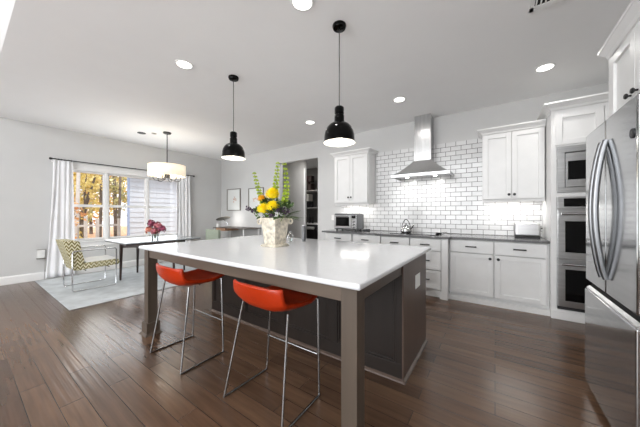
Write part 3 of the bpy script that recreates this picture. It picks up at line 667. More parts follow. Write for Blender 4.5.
# recessed shaker panels on the seating side
pm = MB(); n = 4; W_ = (BX1-BX0)/n
pm.box(BX0, BX1, BF-0.018, BF, 0.80, 0.883).box(BX0, BX1, BF-0.018, BF, 0.0, 0.13)
for i in range(n+1):
    xc = BX0 + i*W_; a = max(BX0, xc-0.05); b = min(BX1, xc+0.05); pm.box(a, b, BF-0.018, BF, 0.13, 0.80)
for i in range(n):
    a = BX0+i*W_+0.05; b = BX0+(i+1)*W_-0.05
    if i == 0: a = BX0+0.05
    for (x0, x1, z0, z1) in ((a, a+0.018, 0.13, 0.80), (b-0.018, b, 0.13, 0.80), (a+0.018, b-0.018, 0.782, 0.80), (a+0.018, b-0.018, 0.13, 0.148)): pm.box(x0, x1, BF-0.010, BF, z0, z1)
pm.build('panel_frame', 'isl_body', t, bevel=0.003)
ep = B(BX1, -0.555, BF-0.018, BB, 0.0, 0.883).build('end_panel', 'isl_panel', t, bevel=0.002)
pl = B(-0.5548, -0.549, 2.215, 2.365, 0.61, 0.725).build('outlet_plate', 'plate', ep, bevel=0.002)
pl['label'] = 'white outlet plate'
so = MB()
so.ext([(BF-0.018, 0), (BF-0.036, 0), (BF-0.034, 0.012), (BF-0.018, 0.022)], 'x', BX0, -0.537)
so.ext([(-0.555, 0), (-0.537, 0), (-0.539, 0.012), (-0.555, 0.022)], 'y', BF-0.036, BB)
so.build('shoe_moulding', 'shoe', t)
LEGS = [(-0.648, -0.558), (-3.012, -2.922)]
for (x0, x1) in LEGS:
    lg = B(x0, x1, 1.125, 1.215, 0.0, 0.883).build('leg', 'isl_frame', t, bevel=0.002)
    MB().box(x0-0.018, x1+0.018, 1.107, 1.233, 0.0, 0.125).build('leg_plinth', 'isl_frame', lg, bevel=0.003)
    MB().hexa([(x0-0.036, 1.089, 0), (x1+0.036, 1.089, 0), (x1+0.036, 1.251, 0), (x0-0.036, 1.251, 0)], [(x0-0.019, 1.106, 0.022), (x1+0.019, 1.106, 0.022), (x1+0.019, 1.234, 0.022), (x0-0.019, 1.234, 0.022)]).build('leg_shoe', 'isl_frame', lg)
B(-2.921, -0.649, 1.135, 1.165, 0.797, 0.883).build('front_apron', 'isl_apron', t, bevel=0.002)
B(-0.598, -0.568, 1.216, BF-0.019, 0.797, 0.883).build('side_apron', 'isl_apron', t, bevel=0.002)
B(-3.002, -2.972, 1.216, BF-0.019, 0.797, 0.883).build('side_apron', 'isl_apron', t, bevel=0.002)

# faucet, soap bottle
fx, fy = -1.90, 2.40; TZ = 0.9145
t = thing('faucet', (fx, fy, TZ), 'modern square faucet standing on the back of the island', 'faucet')
MB().lathe([(0.026, 0), (0.026, 0.008), (0.020, 0.012), (0.024, 0.013), (0.024, 0.185)], (fx, fy, TZ), 20).build('body', 'handle_steel', t, smooth=True)
MB().tube([(fx-0.0, fy, TZ+0.176), (fx-0.06, fy+0.10, TZ+0.182)], 0.010, 12).build('spout', 'chrome', t, smooth=True)
MB().lathe([(0.018, 0), (0.019, 0.014), (0.012, 0.02)], (fx, fy, TZ+0.185), 16).build('lever_cap', 'chrome', t, smooth=True)
gx, gy = -1.99, 2.26
t = thing('glass_bottle', (gx, gy, TZ), 'small clear glass bottle standing behind the flower pot', 'glass bottle')
MB().lathe([(0.032, 0), (0.036, 0.006), (0.036, 0.07), (0.03, 0.09), (0.016, 0.105), (0.015, 0.125), (0.018, 0.128)], (gx, gy, TZ), 20, cap1=False).build('bottle', 'glass', t, smooth=True)
MB().lathe([(0.030, 0.004), (0.033, 0.01), (0.033, 0.045), (0.001, 0.045)], (gx, gy, TZ), 20, cap1=False).build('liquid', 'water', t, smooth=True)

# ---- flower arrangement
px_, py_ = -1.868, 1.882; R_ = random.Random(5)
t = thing('flower_arrangement', (px_, py_, TZ), 'square cream stone pot of yellow blooms and tall green bells on the island', 'flower arrangement')
def frus(a, b, z0, z1): return MB().hexa([(px_-a, py_-a, z0), (px_+a, py_-a, z0), (px_+a, py_+a, z0), (px_-a, py_+a, z0)], [(px_-b, py_-b, z1), (px_+b, py_-b, z1), (px_+b, py_+b, z1), (px_-b, py_+b, z1)])
pt = MB()
for a, b, z0, z1 in ((0.104, 0.104, 0, 0.016), (0.096, 0.090, 0.016, 0.026), (0.076, 0.102, 0.026, 0.272), (0.108, 0.110, 0.272, 0.293)):
    f = frus(a, b, TZ+z0, TZ+z1); pt.add(f.v, f.f)
pot = pt.build('pot', 'pot', t, bevel=0.004)
for s in (-1, 1):
    # scroll handles on the two opposite corners seen at the sides
    hx_, hy_ = px_ + s*0.104, py_ + s*0.104; ux, uy = s*0.7071, s*0.7071
    MB().tube([(hx_+ux*(0.010+0.018*math.cos(a)), hy_+uy*(0.010+0.018*math.cos(a)), TZ+0.255+0.024*math.sin(a)) for a in [2*PI*i/14 for i in range(14)]], 0.010, 8, closed=True).build('handle', 'pot', pot, smooth=True)
frus(0.095, 0.095, TZ+0.288, TZ+0.298).build('moss', 'soil', t)
def bloom(c, r, nm, m, npet=150, flat=0.85):
    q = MB(); q.sphere(c, r*0.62, 10, (1, 1, flat))
    for i in range(npet):
        z = 1 - 1.75*(i+0.5)/npet; a = i*2.399963; s = math.sqrt(max(0, 1-z*z))
        dn = Vector((s*math.cos(a), s*math.sin(a), z*flat)); base = Vector(c) + dn*r*0.5; tip = Vector(c) + dn*r*R_.uniform(0.92, 1.08) + Vector((0, 0, 0.10*r))
        sd = dn.cross(Vector((0, 0, 1)));
        if sd.length < 0.01: sd = Vector((1, 0, 0))
        sd.normalize(); upv = sd.cross(dn).normalized(); wd = r*0.10
        mid = base.lerp(tip, 0.6) + upv*r*0.03
        q.add([base - sd*wd*0.5, base + sd*wd*0.5, mid + sd*wd, tip, mid - sd*wd, mid + upv*r*0.05], [(0, 1, 2, 5), (5, 2, 3), (0, 5, 4), (5, 3, 4)])
    return q.build(nm, m, t)
def at(px, py, Yv):
    T_ = math.radians(34.703); vv = (-math.sin(T_), math.cos(T_)); rr = (math.cos(T_), math.sin(T_)); a = px-320
    dx, dy = 252.7*vv[0]+a*rr[0], 252.7*vv[1]+a*rr[1]; k = Yv/dy; return Vector((dx*k, Yv, 1.25+(213.5-py)*k))
bl = [((272.5, 194.5), 1.86, 0.080, 'yellow', 'yellow_bloom'), ((263.5, 209.5), 1.80, 0.072, 'yellow', 'yellow_bloom'), ((273, 207), 1.79, 0.072, 'yellow', 'yellow_bloom'), ((262, 199), 1.90, 0.052, 'amber', 'amber_bloom')]
for (pp, yy, r_, m_, nm) in bl:
    c = at(pp[0], pp[1], yy); b_ = bloom(c, r_, nm, m_)
    MB().tube([(px_+(c.x-px_)*0.3, py_+(c.y-py_)*0.3, TZ+0.26), (c.x, c.y, c.z-r_*0.4)], 0.005, 6).build('stem', 'stemgreen', b_)
# bells of Ireland stalks
for (x0p, y0p, x1p, y1p, x2p, y2p, yy) in ((267, 213, 259, 196, 254.5, 174, 1.92), (274, 205, 276, 185, 278, 164, 1.93), (281, 210, 290, 195, 284.5, 165, 1.86)):
    p0, p1, p2 = at(x0p, y0p, 1.88), at(x1p, y1p, yy), at(x2p, y2p, yy)
    cur = [p0*(1-u)**2 + p1*2*u*(1-u) + p2*u*u for u in [i/24 for i in range(25)]]
    st = MB().tube([tuple(p) for p in cur], [0.004-0.0025*i/24 for i in range(25)], 6).build('bell_stalk', 'stemgreen', t, smooth=True)
    for k in range(4, 25, 2):
        q = MB()
        for j in range(3):
            a = j*PI*2/3 + k*0.5 + R_.uniform(-.2, .2); dr = Vector((math.cos(a), math.sin(a), 0.55)).normalized(); r_ = 0.019*(1.12-0.62*k/24)
            c = cur[k] + dr*0.006; u = dr.orthogonal().normalized(); v = dr.cross(u)
            rings = [(r_*0.2, 0), (r_*0.7, r_*0.6), (r_, r_*1.5), (r_*1.15, r_*1.7)]; n8 = 8
            vs = [tuple(c + dr*h + (u*math.cos(2*PI*i/n8) + v*math.sin(2*PI*i/n8))*rr_) for rr_, h in rings for i in range(n8)]
            q.add(vs, [(i*n8+b, i*n8+(b+1)%n8, (i+1)*n8+(b+1)%n8, (i+1)*n8+b) for i in range(3) for b in range(n8)] + [tuple(range(n8))])
        q.build('bell_whorl', 'lime', st, smooth=True)
# foliage and purple sprays
def leafball(mb, c, rad, n_, size, rnd, flat=0.8, asp=2.6):
    for i in range(n_):
        d_ = Vector((rnd.gauss(0, 1), rnd.gauss(0, 1), rnd.gauss(0, 1)*flat + 0.2)).normalized(); p = Vector(c) + d_*rad*rnd.uniform(0.35, 1.0)
        u = (d_ + Vector((rnd.uniform(-.6, .6), rnd.uniform(-.6, .6), rnd.uniform(-.3, .6)))).normalized(); v = u.orthogonal().normalized()
        v = (Matrix.Rotation(rnd.uniform(0, PI*2), 3, u) @ v); L = size*rnd.uniform(0.7, 1.3); n2 = u.cross(v)*L*0.12
        mb.add([p, p+u*L*0.5+v*L/asp/1.0*0.9+n2, p+u*L, p+u*L*0.5-v*L/asp*0.9+n2, p+u*L*0.5], [(0, 1, 4), (1, 2, 4), (2, 3, 4), (3, 0, 4)])
    return mb
fo = MB()
for (a, b, yy, rad, n_) in ((262, 213, 1.85, 0.06, 60), (276, 212, 1.82, 0.07, 70), (284, 207, 1.86, 0.06, 60), (271, 203, 1.95, 0.08, 70), (289, 206, 1.9, 0.03, 16), (268, 206, 1.93, 0.07, 60)): leafball(fo, at(a, b, yy), rad, n_, 0.045, R_)
fo.build('foliage', 'leaf', t)
for (a, b, yy, rad) in ((249, 208.5, 1.80, 0.035), (254, 211, 1.80, 0.032), (279, 210, 1.80, 0.05), (286, 211.5, 1.84, 0.04), (272, 215, 1.79, 0.03)):
    q = MB(); c = at(a, b, yy)
    for i in range(26):
        d_ = Vector((R_.gauss(0, 1), R_.gauss(0, 1), R_.gauss(0, 0.7))).normalized()*rad*R_.uniform(0.4, 1); q.sphere(tuple(c+d_), 0.008, 6)
    pb = q.build('purple_spray', 'purple', t); MB().tube([(px_+(c.x-px_)*0.5, py_+(c.y-py_)*0.5, TZ+0.25), tuple(c)], 0.003, 5).build('stem', 'stemgreen', pb)
gr = MB()
for i in range(16):
    a = R_.uniform(-0.3, 1.3); d_ = Vector((math.cos(a), math.sin(a), R_.uniform(-0.1, 0.5))).normalized(); c = Vector((px_+0.06, py_+0.06, TZ+0.28))
    gr.tube([tuple(c), tuple(c+d_*0.10+Vector((0, 0, 0.02))), tuple(c+d_*R_.uniform(0.16, 0.22))], [0.002, 0.002, 0.0008], 4)
gr.build('grass_sprig', 'leaf', t)

# ================================================================== BAR STOOLS
def stool(cx_, cy_, lb, dx=0.0):
    t = thing('bar_stool', (cx_, cy_, 0), lb, 'bar stool', 'orange bar stools at the island')
    X = lambda x, y, z: (cx_+x, cy_+y, z)
    r_ = 0.0075
    prof = [(-0.045, 0.835), (-0.040, 0.82), (-0.022, 0.765), (0.0, 0.72), (0.035, 0.685), (0.09, 0.667), (0.17, 0.662), (0.26, 0.668), (0.34, 0.690), (0.40, 0.712)]
    def fn(u, v):
        x = (u-0.5)*2; k = v*(len(prof)-1); i = min(int(k), len(prof)-2); f = k-i
        y = prof[i][0]*(1-f)+prof[i+1][0]*f; z = prof[i][1]*(1-f)+prof[i+1][1]*f
        bk = max(0, 1 - v/0.45)
        y += 0.055*x*x*bk                                   # back wraps forward at the corners
        sg = math.exp(-((v-0.52)/0.34)**2)
        z += 0.052*abs(x)**3.0*sg                            # sides curl up
        z -= 0.012*x*x*bk
        w2 = 0.215 + 0.012*math.sin(PI*v) - 0.020*max(0, v-0.8)/0.2
        return (cx_+dx+x*w2, cy_-0.16+y, z-0.026)
    MB().grid(fn, 24, 28).build('seat_shell', 'orange', t, smooth=True, solid=0.024)
    for s in (-1, 1):
        nb, nt = X(s*0.265, -0.19, r_), X(dx+s*0.205, -0.10, 0.650); fb, ft = X(s*0.255, 0.19, r_), X(dx+s*0.222, 0.185, 0.665)
        MB().tube([nb, nt], r_, 10).build('leg', 'satin', t, smooth=True)
        MB().tube([fb, ft, X(dx+s*0.19, 0.17, 0.670)], r_, 10).build('leg', 'satin', t, smooth=True)
        rn = MB().tube([X(s*0.265, -0.195, r_), X(s*0.255, 0.195, r_)], r_, 10).build('runner', 'satin', t, smooth=True)
    MB().tube([X(-0.240, 0.188, 0.285), X(0.240, 0.188, 0.285)], r_, 10).build('footrest', 'satin', t, smooth=True)
    MB().tube([X(dx-0.19, 0.0, 0.646), X(dx+0.19, 0.0, 0.646)], 0.006, 8).build('seat_support', 'satin', t, smooth=True)
    return t
stool(-2.265, 1.185, 'orange red low back bar stool with chrome sled legs, beside the far left island leg', 0.01)
stool(-1.245, 1.230, 'orange red low back bar stool with chrome sled legs, beside the near island leg', 0.025)

# ================================================================== DINING AREA
t = B(-6.955, -4.50, 0.835, 3.75, 0.001, 0.011).build('rug', 'rug', label='pale blue grey rug under the lounge chair and dining table', category='rug', bevel=0.003)
# table on a base turned 45 degrees
t = thing('dining_table', (-5.66, 2.31, 0.011), 'dark legged dining table with a pale glossy top by the windows', 'table')
MB().box(-6.20, -5.14, 1.64, 2.98, 0.722, 0.742).build('table_top', 'tabletop', t, bevel=0.004)
MB().box(-6.19, -5.15, 1.65, 2.97, 0.708, 0.7215).build('table_leaf', 'darkwood', t)
LP = [(-5.71, 1.74), (-6.18, 2.18), (-5.59, 2.86), (-5.12, 2.42)]
ccx, ccy = -5.65, 2.30
for (x, y) in LP:
    tx, ty = ccx+(x-ccx)*0.97, ccy+(y-ccy)*0.97; bx, by = ccx+(x-ccx)*0.99, ccy+(y-ccy)*0.99
    MB().tube([(bx, by, 0.012), (tx, ty, 0.60), (tx, ty, 0.7075)], [0.016, 0.028, 0.030], 12).build('leg', 'darkwood', t, smooth=True)
ap = MB()
for i in range(4):
    a, b = Vector((*LP[i], 0)), Vector((*LP[(i+1)%4], 0)); c = Vector((ccx, ccy, 0)); a = c+(a-c)*0.97; b = c+(b-c)*0.97
    dv = (b-a).normalized(); nr = Vector((-dv.y, dv.x, 0))*0.011
    ap.hexa([(a-nr)+Vector((0,0,0.61)), (b-nr)+Vector((0,0,0.61)), (b+nr)+Vector((0,0,0.61)), (a+nr)+Vector((0,0,0.61))], [(a-nr)+Vector((0,0,0.7075)), (b-nr)+Vector((0,0,0.7075)), (b+nr)+Vector((0,0,0.7075)), (a+nr)+Vector((0,0,0.7075))])
ap.build('apron', 'darkwood', t)
# vase of pink flowers
vx, vy, vz_ = -5.30, 2.16, 0.7425
t = thing('glass_vase', (vx, vy, vz_), 'clear glass vase of dusky pink flowers on the dining table', 'vase')
MB().lathe([(0.055, 0), (0.058, 0.005), (0.055, 0.09), (0.06, 0.20)], (vx, vy, vz_), 24, cap1=False).build('vase', 'glass', t, smooth=True)
MB().lathe([(0.05, 0.006), (0.05, 0.08), (0.001, 0.08)], (vx, vy, vz_), 24, cap1=False).build('water', 'water', t, smooth=True)
stm = MB(); R2 = random.Random(9)
for (pp, yy, r_, m_) in (((151, 224), 2.18, 0.085, 'mauve'), ((148.5, 230), 2.14, 0.075, 'coral'), ((158, 226), 2.20, 0.09, 'pink'), ((162, 229), 2.14, 0.075, 'mauve'), ((154, 231), 2.12, 0.07, 'pink'), ((150, 221.5), 2.22, 0.045, 'pink'), ((157, 231), 2.2, 0.06, 'mauve')):
    c = at(pp[0], pp[1], yy); q = MB()
    for i in range(60):
        d_ = Vector((R2.gauss(0, 1), R2.gauss(0, 1), R2.gauss(0, 1)+0.2)).normalized(); p = c + d_*r_*R2.uniform(0.2, 0.9); u = d_.orthogonal().normalized(); v = d_.cross(u); L = r_*0.38
        q.add([p-u*L, p-v*L*0.8+d_*L*0.3, p+u*L, p+v*L*0.8+d_*L*0.3, p+d_*L*0.25], [(0, 1, 4), (1, 2, 4), (2, 3, 4), (3, 0, 4)])
    b_ = q.build('bloom', m_, t); MB().tube([(vx, vy, vz_+0.02), (vx+(c.x-vx)*0.4, vy+(c.y-vy)*0.4, vz_+0.18), tuple(c)], 0.004, 5).build('stem', 'leaf', b_)

# lounge chair
t = thing('lounge_chair', (-5.71, 1.30, 0.011), 'zigzag patterned lounge chair on a chrome sled frame by the left curtain', 'lounge chair')
for x in (-5.43, -5.99):
    z0, z1, ya, yb_ = 0.022, 0.655, 1.045, 1.60
    MB().tube([(x, ya, z0+0.02), (x, ya, z1-0.02), (x, ya+0.02, z1), (x, yb_-0.02, z1), (x, yb_, z1-0.02), (x, yb_, z0+0.02), (x, yb_-0.02, z0), (x, ya+0.02, z0)], 0.010, 10, closed=True).build('side_frame', 'chrome', t, smooth=True)
MB().tube([(-5.99, 1.2, 0.335), (-5.43, 1.2, 0.335)], 0.009, 8).build('cross_bar', 'chrome', t)
MB().tube([(-5.99, 1.5, 0.345), (-5.43, 1.5, 0.345)], 0.009, 8).build('cross_bar', 'chrome', t)
st = MB().ext([(1.14, 0.345), (1.64, 0.36), (1.66, 0.40), (1.64, 0.455), (1.19, 0.445)], 'x', -5.97, -5.45).build('seat_cushion', 'zigzag', t, bevel=0.018, seg=3)
MB().ext([(1.21, 0.447), (1.63, 0.457), (1.62, 0.480), (1.21, 0.470)], 'x', -5.955, -5.465).build('light_washed_top', 'cream', st, bevel=0.012, seg=3)  # slab whose colour paints in the light-washed top of the seat
bk = MB().ext([(1.075, 0.345), (1.165, 0.335), (1.19, 0.50), (1.135, 0.80), (1.055, 0.825), (0.955, 0.82)], 'x', -5.97, -5.45).build('back_cushion', 'zigzag', t, bevel=0.02, seg=3)
MB().ext([(1.068, 0.345), (1.083, 0.345), (0.962, 0.825), (0.940, 0.822)], 'x', -5.96, -5.46).build('back_cover', 'zigzag', bk, bevel=0.004)

# curtains
def curtain(ya0, ya1, yb0, yb1, lb, nf, ph):
    def fn(u, v):
        z = 2.285 - v*(2.285-0.03); e = v**1.2
        y = (ya0*(1-e)+yb0*e)*(1-u) + (ya1*(1-e)+yb1*e)*u
        x = -6.955 + 0.015*math.sin(u*nf*2*PI+ph) * (0.8+0.35*v) + 0.008*math.sin(u*nf*4.3+v*4)
        return (x, y + 0.008*math.sin(u*nf*2*PI*0.5+v*3), z)
    q = MB().grid(fn, 90, 24); t = thing('curtain', (-6.955, (ya0+ya1)/2, 0.02), lb, 'curtain')
    q.build('curtain_panel', 'curtain', t, smooth=True, solid=0.003)
    for i in range(6):
        y = ya0 + (ya1-ya0)*(i+0.5)/6
        MB().tube([(-6.955+0.018*math.cos(a), y, 2.30+0.018*math.sin(a)) for a in [2*PI*k/12 for k in range(12)]], 0.0025, 6, closed=True).build('ring', 'black', t)
curtain(1.07, 1.345, 0.965, 1.37, 'white linen curtain hanging at the left side of the windows', 4, 0.4)
curtain(3.34, 3.70, 3.34, 3.72, 'white linen curtain hanging at the right side of the windows', 4, 1.2)
t = thing('curtain_rod', (-6.955, 2.4, 2.30), 'thin dark metal curtain rod above the windows', 'curtain rod')
MB().tube([(-6.955, 1.05, 2.30), (-6.955, 3.80, 2.30)], 0.010, 10).build('rod', 'black', t, smooth=True)
for y in (1.035, 3.82): MB().sphere((-6.955, y, 2.30), 0.024, 12).build('finial', 'black', t, smooth=True)
for y in (1.06, 2.42, 3.78): MB().tube([(-7.049, y, 2.31), (-6.955, y, 2.31), (-6.955, y, 2.29)], 0.007, 6).build('bracket', 'black', t)

# plug-in device on the left wall
t = thing('wall_outlet', (WX, 0.925, 0.48), 'white outlet box with a grey cord, low on the wall left of the curtain', 'outlet')
B(WX+0.0005, WX+0.045, 0.87, 0.975, 0.41, 0.565).build('cover_plate', 'plate', t, bevel=0.012, seg=3)
B(WX+0.0005, WX+0.050, 0.862, 0.983, 0.395, 0.410).build('lower_rim', 'frame', t, bevel=0.003)
B(WX+0.0005, WX+0.048, 0.866, 0.979, 0.566, 0.573).build('upper_rim', 'frame', t, bevel=0.003)
MB().tube([(WX+0.03, 0.975, 0.40), (WX+0.03, 0.972, 0.25), (WX+0.04, 0.965, 0.12), (WX+0.05, 0.96, 0.008), (WX+0.06, 1.10, 0.007)], 0.004, 6).build('cord', 'frame', t, smooth=True)

# pictures
def picture(x0, x1, z0, z1, lb, sx_):
    y = BY-0.001; t = thing('framed_picture', ((x0+x1)/2, y, z0), lb, 'picture'); w_ = 0.022
    MB().box(x0, x1, y-0.03, y, z0, z0+w_).box(x0, x1, y-0.03, y, z1-w_, z1).box(x0, x0+w_, y-0.03, y, z0+w_, z1-w_).box(x1-w_, x1, y-0.03, y, z0+w_, z1-w_).build('frame', 'frame', t, bevel=0.002)
    p = B(x0+w_, x1-w_, y-0.012, y, z0+w_, z1-w_).build('paper', 'paper', t)
    q = MB(); xc, zc = (x0+x1)/2, (z0+z1)/2; rr = random.Random(sx_)
    for i in range(7):
        a = rr.uniform(0, 6.28); u = xc+rr.uniform(-0.10, 0.10); v = zc+rr.uniform(-0.05, 0.06)
        q.tube([(u, y-0.013, v), (u+0.05*math.cos(a), y-0.013, v+0.03*math.sin(a)), (u+0.07*math.cos(a+0.8), y-0.013, v+0.05*math.sin(a+0.8))], [0.006, 0.012, 0.003], 6)
    q.build('drawing', 'ink', p)
picture(-6.73, -6.10, 1.335, 1.985, 'silver framed drawing on the wall directly above the desk lamp', 3)
picture(-5.74, -5.13, 1.335, 1.960, 'silver framed drawing on the wall behind the tall flower stalks', 8)

# desk, desk lamp, chair beyond the island
t = thing('desk', (-5.85, 4.43, 0), 'warm wood desk against the wall beneath the framed drawings', 'desk')
MB().box(-6.55, -5.20, 4.14, 4.72, 0.850, 0.866).build('desk_top', 'isl_frame', t, bevel=0.004)
for x in (-6.50, -5.25):
    for y in (4.17, 4.67): B(x-0.01, x+0.01, y-0.01, y+0.01, 0, 0.8495).build('leg', 'plate', t)
B(-6.42, -6.02, 4.16, 4.60, 0.775, 0.849).build('drawer', 'desk', t)
lx, ly = -6.30, 4.45
t = thing('desk_lamp', (lx, ly, 0.8665), 'lamp with a tilted pale disc shade on the desk in the corner', 'lamp')
MB().lathe([(0.07, 0), (0.07, 0.012), (0.012, 0.016)], (lx, ly, 0.8665), 24).build('base', 'frame', t, smooth=True)
MB().tube([(lx, ly, 0.875), (lx-0.02, ly, 0.98), (lx-0.22, ly, 1.09)], 0.008, 8).build('arm', 'chrome', t, smooth=True)
dsk = MB().lathe([(0.001, 0.03), (0.10, 0.028), (0.19, 0.012), (0.20, 0.0), (0.19, -0.004), (0.001, 0.004)], (0, 0, 0), 28, cap0=False, cap1=False)
dsk.rot(math.radians(-18), (0, 0, 0), 'Y').move((-6.52+0.0, ly, 1.10))
dsk.build('disc_shade', 'frame', t, smooth=True)
area('desk_lamp_glow', (-6.25, 4.38, 1.05), (math.radians(100), 0, 0), 0.16, 0.16, 1.3, (1, 0.97, 0.93), 'DISK')
MB().lathe([(0.035, 0), (0.04, 0.005), (0.04, 0.09), (0.0, 0.092)], (-6.42, 4.22, 0.8665), 20).build('candle_jar', 'plate', label='small white candle jar on the left end of the desk', category='candle', smooth=True)
t = thing('armchair', (-6.03, 3.92, 0), 'sage green upholstered chair pulled up to the desk in the corner', 'chair')
MB().box(-6.32, -5.74, 3.78, 3.85, 0.45, 0.835).build('backrest', 'green', t, bevel=0.02, seg=3)
MB().box(-6.32, -5.74, 3.78, 4.10, 0.38, 0.47).build('seat', 'green', t, bevel=0.02, seg=3)
for x in (-6.28, -5.78):
    for y in (3.82, 4.06): MB().tube([(x, y, 0), (x, y, 0.38)], [0.012, 0.02], 10).build('leg', 'desk', t)

# ================================================================== PANTRY
t = thing('pantry_counter', (-5.0, 7.1, 0), 'white counter over a dark undercounter unit seen through the hallway opening', 'counter')
B(-6.2, -4.25, 6.62, 7.49, 0.885, 0.92).build('counter_top', 'trimw', t, bevel=0.003)
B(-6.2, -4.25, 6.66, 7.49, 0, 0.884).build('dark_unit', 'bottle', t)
MB().tube([(-5.32, 6.60, 0.775), (-4.82, 6.60, 0.775)], 0.045, 12).tube([(-5.25, 6.60, 0.775), (-5.25, 6.66, 0.775)], 0.012, 6).tube([(-4.90, 6.60, 0.775), (-4.90, 6.66, 0.775)], 0.012, 6).build('white_roll_handle', 'trimw', t, smooth=True)
for z, lb in ((1.43, 'lower grey pantry shelf seen through the hallway opening'), (2.03, 'upper grey pantry shelf seen through the hallway opening')):
    B(-6.2, -4.95, 6.95, 7.49, z, z+0.025).build('pantry_shelf', 'hallwall', label=lb, category='shelf')
B(-5.62, -5.34, 7.02, 7.25, 1.68, 1.93).build('storage_box', 'lampw', label='pale square box on the lower pantry shelf', category='box', bevel=0.01)
B(-5.66, -5.30, 7.02, 7.25, 1.4555, 1.68).build('storage_crate', 'bottle', label='dark crate beneath the pale box on the lower pantry shelf', category='crate', bevel=0.01)
for i, (x, z) in enumerate(((-5.68, 2.0555), (-5.50, 2.0555), (-5.32, 2.0555))):
    B(x-0.08, x+0.08, 7.02, 7.25, z, z+0.24+0.05*(i % 2)).build('woven_basket', 'basket', label=['left dark woven basket on the upper pantry shelf', 'middle dark woven basket on the upper pantry shelf', 'right dark woven basket on the upper pantry shelf'][i], category='basket', group='baskets on the upper pantry shelf', bevel=0.02)
    B(x-0.075, x+0.075, 7.04, 7.23, z+0.295, z+0.52).build('woven_basket', 'basket' if i != 1 else 'winered', label=['dark basket stacked on the left pantry basket', 'reddish basket stacked on the middle pantry basket', 'dark basket stacked on the right pantry basket'][i], category='basket', group='baskets stacked higher in the pantry', bevel=0.02)
for i, x in enumerate((-5.55, -5.40, -5.25, -5.12)):
    MB().lathe([(0.038, 0), (0.04, 0.01), (0.04, 0.18), (0.015, 0.24), (0.014, 0.31)], (x, 6.95, 0.9205), 14).build('bottle', 'bottle', label='dark bottle on the white pantry counter, %s' % ['leftmost of four', 'second of four from the left', 'third of four from the left', 'rightmost of four'][i], category='bottle', group='bottles on the pantry counter', smooth=True)

area('hall_fill', (-4.3, 5.35, 2.80), (0, 0, 0), 0.3, 0.3, 9, (1, 0.98, 0.95), 'DISK')  # fill light added to brighten the hall
area('pantry_fill', (-5.7, 6.4, 2.80), (0, 0, 0), 0.3, 0.3, 6, (1, 0.97, 0.93), 'DISK')  # fill light added to lift the dark pantry, set out of view
struct(MB().lathe([(0.16, 0.05), (0.155, 0.0), (0.001, -0.01)], (-4.3, 5.35, 2.82), 24), 'hall_fill_disc', 'can')  # unseen glowing disc added with the hall fill
struct(MB().lathe([(0.16, 0.05), (0.155, 0.0), (0.001, -0.01)], (-5.7, 6.4, 2.82), 24), 'pantry_fill_disc', 'can')  # unseen glowing disc added with the pantry fill

# ================================================================== OUTSIDE
struct(B(-45, WX-0.15, -25, 40, -0.7, -0.6), 'ground', 'litter')
t = thing('neighbour_house', (-12, 7, -0.6), 'pale blue clapboard house outside the right hand windows', 'house')
sd = MB(); k = 0; z = -0.6
while z < 2.6:
    sd.add([(-10.996, 3.64, z), (-10.996, 14, z), (-11.022, 14, z+0.19), (-11.022, 3.64, z+0.19), (-11.022, 3.64, z), (-11.022, 14, z)], [(0, 1, 2, 3), (0, 4, 5, 1)]); z += 0.19
sd.build('siding', 'siding', t)
MB().ext([(-11.024, 3.64), (-11.024, 14), (-15, 14), (-15, 5.6)], 'z', -0.6, 2.75).build('wall_core', 'siding', t)
B(-11.07, -10.99, 3.58, 3.64, -0.6, 2.75).build('corner_board', 'cornerb', t)
MB().hexa([(-10.6, 3.5, 2.751), (-10.6, 14.2, 2.751), (-15.3, 14.2, 2.751), (-15.3, 5.5, 2.751)], [(-12.5, 5.5, 4.2), (-12.5, 14.2, 4.2), (-13.5, 14.2, 4.2), (-13.5, 6.2, 4.2)]).build('roof', 'roofs', t)
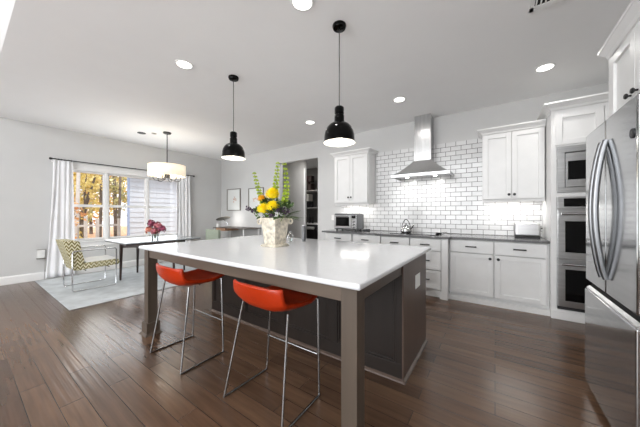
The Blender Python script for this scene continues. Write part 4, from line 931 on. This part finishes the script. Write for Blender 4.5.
def tree(x, y, h, cr, nl, m, lb, sz=0.16, base=None, seed=0):
    rr = random.Random(seed); t = thing('autumn_tree', (x, y, -0.6), lb, 'tree')
    top = Vector((x+rr.uniform(-.3, .3), y+rr.uniform(-.3, .3), -0.6+h))
    q = MB().tube([(x, y, -0.6), (x+rr.uniform(-.1, .1), y+rr.uniform(-.1, .1), -0.6+h*0.5), tuple(top)], [0.13, 0.09, 0.03], 8)
    b0 = base if base is not None else 0.3
    cl = []
    for i in range(9):
        zz = -0.6 + h*(b0 + (1-b0)*(i+0.5)/9); a = rr.uniform(0, 6.28); rr_ = cr*rr.uniform(0.3, 0.9)*(1.1-0.5*i/9); c = Vector((x+rr_*math.cos(a), y+rr_*math.sin(a), zz+0.2))
        q.tube([(x, y, zz-0.3), tuple(c)], [0.035, 0.01], 5); cl.append(c)
    q.build('trunk', 'bark', t)
    f = MB()
    for c in cl: leafball(f, c, cr*0.62, nl//9, sz, rr, 0.8, 1.9)
    f.build('foliage', m, t)
tree(-11.6, 2.0, 2.1, 0.5, 560, 'lf_orange', 'small orange leaved tree close outside the left window', 0.11, 0.12, 1)
tree(-13.7, 3.0, 3.4, 0.65, 800, 'lf_yellow', 'golden leaved tree behind the left window, right of the small orange one', 0.13, 0.10, 2)
tree(-16.5, 3.2, 7.5, 1.35, 2000, 'lf_yellow', 'tall yellow tree filling the top of the left window', 0.18, 0.28, 3)
tree(-19.0, 5.6, 7.0, 1.2, 1800, 'lf_green', 'yellow green tree beside the pale blue house corner', 0.15, 0.28, 4)
tree(-25.0, 8.2, 8.5, 1.6, 2200, 'lf_yellow', 'large pale yellow tree further back, left of the house corner', 0.2, 0.2, 5)
tree(-23, 4.2, 8.5, 1.6, 1900, 'lf_green', 'distant green tree in the middle of the woods', 0.22, 0.15, 6)
tree(-30, 7.0, 9.0, 2.0, 2200, 'lf_orange', 'distant orange tree furthest back behind the yellow one', 0.22, 0.12, 7)
tree(-20, 1.6, 7.5, 1.5, 1600, 'lf_green', 'distant green tree partly behind the left curtain', 0.2, 0.15, 8)
# bare slim trunks
for i, (x, y) in enumerate(((-13.0, 2.6), (-15.8, 4.75), (-15.4, 3.9))):
    MB().tube([(x, y, -0.6), (x+0.05, y+0.06, 3), (x-0.04, y+0.15, 7)], [0.07, 0.055, 0.03], 8).build('bare_tree_trunk', 'fencew' if i == 0 else 'bark', label=['slim pale bare trunk rising behind the small orange tree', 'slim dark bare trunk next to the tall yellow tree', 'slim dark bare trunk between the pale trunk and the yellow tree'][i], category='tree', smooth=True)
t = thing('garden_fence', (-12.6, 3.3, -0.6), 'weathered white post and rail fence low outside the left window', 'fence')
for i in range(5):
    y = 2.4+i*0.34; B(-12.65, -12.56, y, y+0.09, -0.6, 1.05+0.1*(i % 2)).build('post', 'fencew', t)
for z in (0.15, 0.75): B(-12.62, -12.59, 2.45, 3.85, z, z+0.08).build('rail', 'fencew', t)
